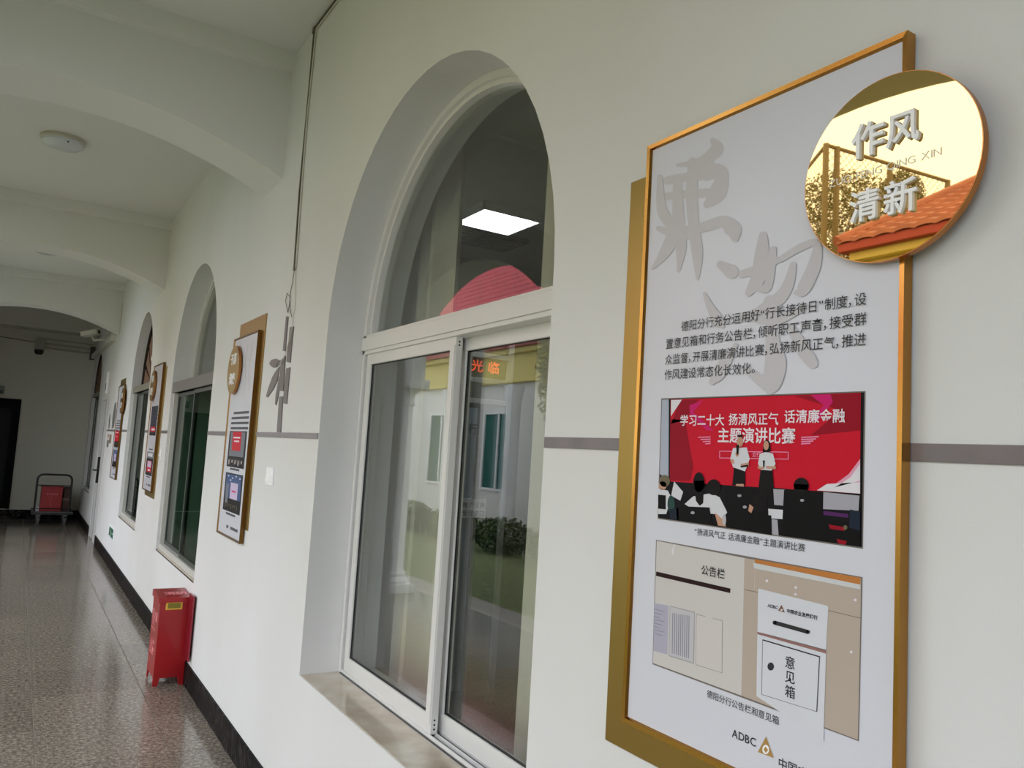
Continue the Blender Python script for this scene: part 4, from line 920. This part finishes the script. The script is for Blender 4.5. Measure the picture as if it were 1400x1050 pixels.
# opposite buildings
tile_m = M('red_roof_tile', (190, 60, 66), .6, noise=(4, (172, 50, 58), .4, .6)); cream = M('yellow_cornice', (206, 188, 108), .7); fasc = M('red_fascia', (150, 52, 44), .6)
def pitched(name, y0, y1, xe, xr, ze, zr, label, hip0=0, hip1=0, wall_c=(214, 212, 206), tile_m=tile_m):
    e = empty(name, (xe, (y0+y1)/2, -.08), label, 'building'); wm = M('courtyard_wall_%d' % wall_c[1], wall_c, .8)
    b = B(); b.box((xe-.45, y0+.4, -.1), (xe-5.5, y1-.4, ze-.3), wm); b.ob('wall', e)
    b = B(); b.box((xe-.3, y0+.25, ze-.95), (xe-5.6, y1-.25, ze-.25), cream, .02)
    b.box((xe-.15, y0+.1, ze-.25), (xe-5.8, y1-.1, ze-.12), cream, .02); b.ob('cornice', e)
    b = B(); b.box((xe-.02, y0, ze-.13), (xe-6.0, y1, ze), fasc, .01); b.ob('fascia', e)
    # tiled slopes: courses of scalloped tiles
    rows = 18; Vt = []; Ft = []
    for r in range(rows):
        t0, t1 = r/rows, (r+1)/rows; xa = xe+(xr-xe)*t0; xb = xe+(xr-xe)*t1; za = ze+(zr-ze)*t0+.03; zb = ze+(zr-ze)*t1-.0
        a = y0+hip0*t0; c = y1-hip1*t0; n = max(4, int((c-a)/.075)); o = len(Vt)
        for i in range(n+1):
            y = a+(c-a)*i/n; bmp = .028*abs(math.sin(PI*i/4)); y2 = min(max(y, y0+hip0*t1), y1-hip1*t1)
            Vt += [(xa+.01, y, za-.045+bmp), (xa, y, za+.02+bmp), (xb, y2, zb+bmp+.005)]
        for i in range(n):
            k = o+i*3; Ft += [(k, k+3, k+4, k+1), (k+1, k+4, k+5, k+2)]
    b = B(); b.add(Vt, Ft, tile_m); b.ob('roof_tiles', e, kind='stuff')
    xq = 2*xr-xe
    b = B(); b.add([(xe, y0, ze), (xe, y1, ze), (xr, y1-hip1, zr), (xr, y0+hip0, zr), (xq, y0, ze), (xq, y1, ze)], [(0, 3, 2, 1), (3, 4, 5, 2), (0, 4, 3), (1, 2, 5)], tile_m); b.ob('roof_deck', e)
    b = B(); b.tube([(xr, y0+hip0, zr+.03), (xr, y1-hip1, zr+.03)], .09, tile_m, 8)
    if hip0: b.tube([(xe, y0, ze+.04), (xr, y0+hip0, zr+.03)], .08, tile_m, 8)
    if hip1: b.tube([(xe, y1, ze+.04), (xr, y1-hip1, zr+.03)], .08, tile_m, 8)
    b.ob('ridge', e)
    return e
b1 = pitched('courtyard_building', 14.0, 30.0, -8.3, -12.3, 4.4, 8.6, 'white building across the courtyard with red tiled roof and yellow cornice', 3.0, 3.0)
for y in (17.2, 20.2, 23.2, 26.2):
    b = B(); frame_rect(b, y-.75, y+.75, .75, 2.75, .06, .06, .06, -8.76, -8.70, alu_m); b.box((-8.74, y-.03, .8), (-8.70, y+.03, 2.7), alu_m); w_ = b.ob('window', b1)
    b = B(); b.box((-8.752, y-.7, .8), (-8.742, y+.7, 2.7), M('teal_window_glass', (22, 84, 78), .1)); b.ob('pane', w_)
for y in (15.7, 18.7, 21.7, 24.7):
    b = B(); b.lathe((-8.2, y, -.08), [(.24, 0), (.24, .15), (.17, .2), (.17, 3.0), (.2, 3.1), (.24, 3.38)], wall_m, n=20); b.ob('pillar', b1)
b2 = pitched('courtyard_building', -2.0, 7.3, -9.0, -13.0, 5.05, 7.25, 'building across the courtyard with a hipped red roof, reflected in the mirror disc', 0, 1.2, (176, 150, 84), M('brown_roof_tile', (158, 92, 70), .6, noise=(4, (142, 80, 62), .4, .6)))
for y in (1.5, 4.5):
    b = B(); frame_rect(b, y-.6, y+.6, 1.0, 2.6, .06, .06, .06, -9.46, -9.40, alu_m); w_ = b.ob('window', b2)
    b = B(); b.box((-9.455, y-.55, 1.05), (-9.445, y+.55, 2.55), M('teal_window_glass')); b.ob('pane', w_)
# net fence of the sports court
nf = empty('net_fence', (-10, 9.5, -.08), 'tall diamond mesh fence on steel posts beyond the courtyard', 'fence')
post_m = M('fence_post', (110, 96, 60), .6); ztf = 7.1
runs = [((-9.9, 8.2), (-12.9, 7.85)), ((-9.9, 8.2), (-12.4, 11.6))]
for x, y in ((-9.9, 8.2), (-11.4, 8.02), (-12.9, 7.85), (-10.75, 9.35), (-11.6, 10.5), (-12.4, 11.6), (-10.15, 8.17)):
    b = B(); b.tube([(x, y, -.08), (x, y, ztf+.02)], .05, post_m, 8); b.ob('post', nf)
for (xa, yA), (xb, yB) in runs:
    for z in (ztf, 3.0): b = B(); b.tube([(xa, yA, z), (xb, yB, z)], .032, post_m, 6); b.ob('rail', nf)
b = B(); z0f = 3.0; Hh = ztf-z0f; st_ = .13
for (xa, yA), (xb, yB) in runs:
    L = math.hypot(xb-xa, yB-yA); k = -int(Hh/st_)
    while k*st_ < L:
        for sgn in (1, -1):
            a0 = k*st_; lo, hi = max(a0, 0), min(a0+Hh, L)
            if hi > lo:
                ta, tb = (lo/L, hi/L) if sgn > 0 else (1-lo/L, 1-hi/L); zA, zB = z0f+(lo-a0), z0f+(hi-a0)
                P0 = (xa+(xb-xa)*ta, yA+(yB-yA)*ta); P1 = (xa+(xb-xa)*tb, yA+(yB-yA)*tb)
                b.add([(*P0, zA-.007), (*P0, zA+.007), (*P1, zB+.007), (*P1, zB-.007)], [(0, 1, 2, 3)], post_m)
        k += 1
b.ob('mesh', nf, kind='stuff')
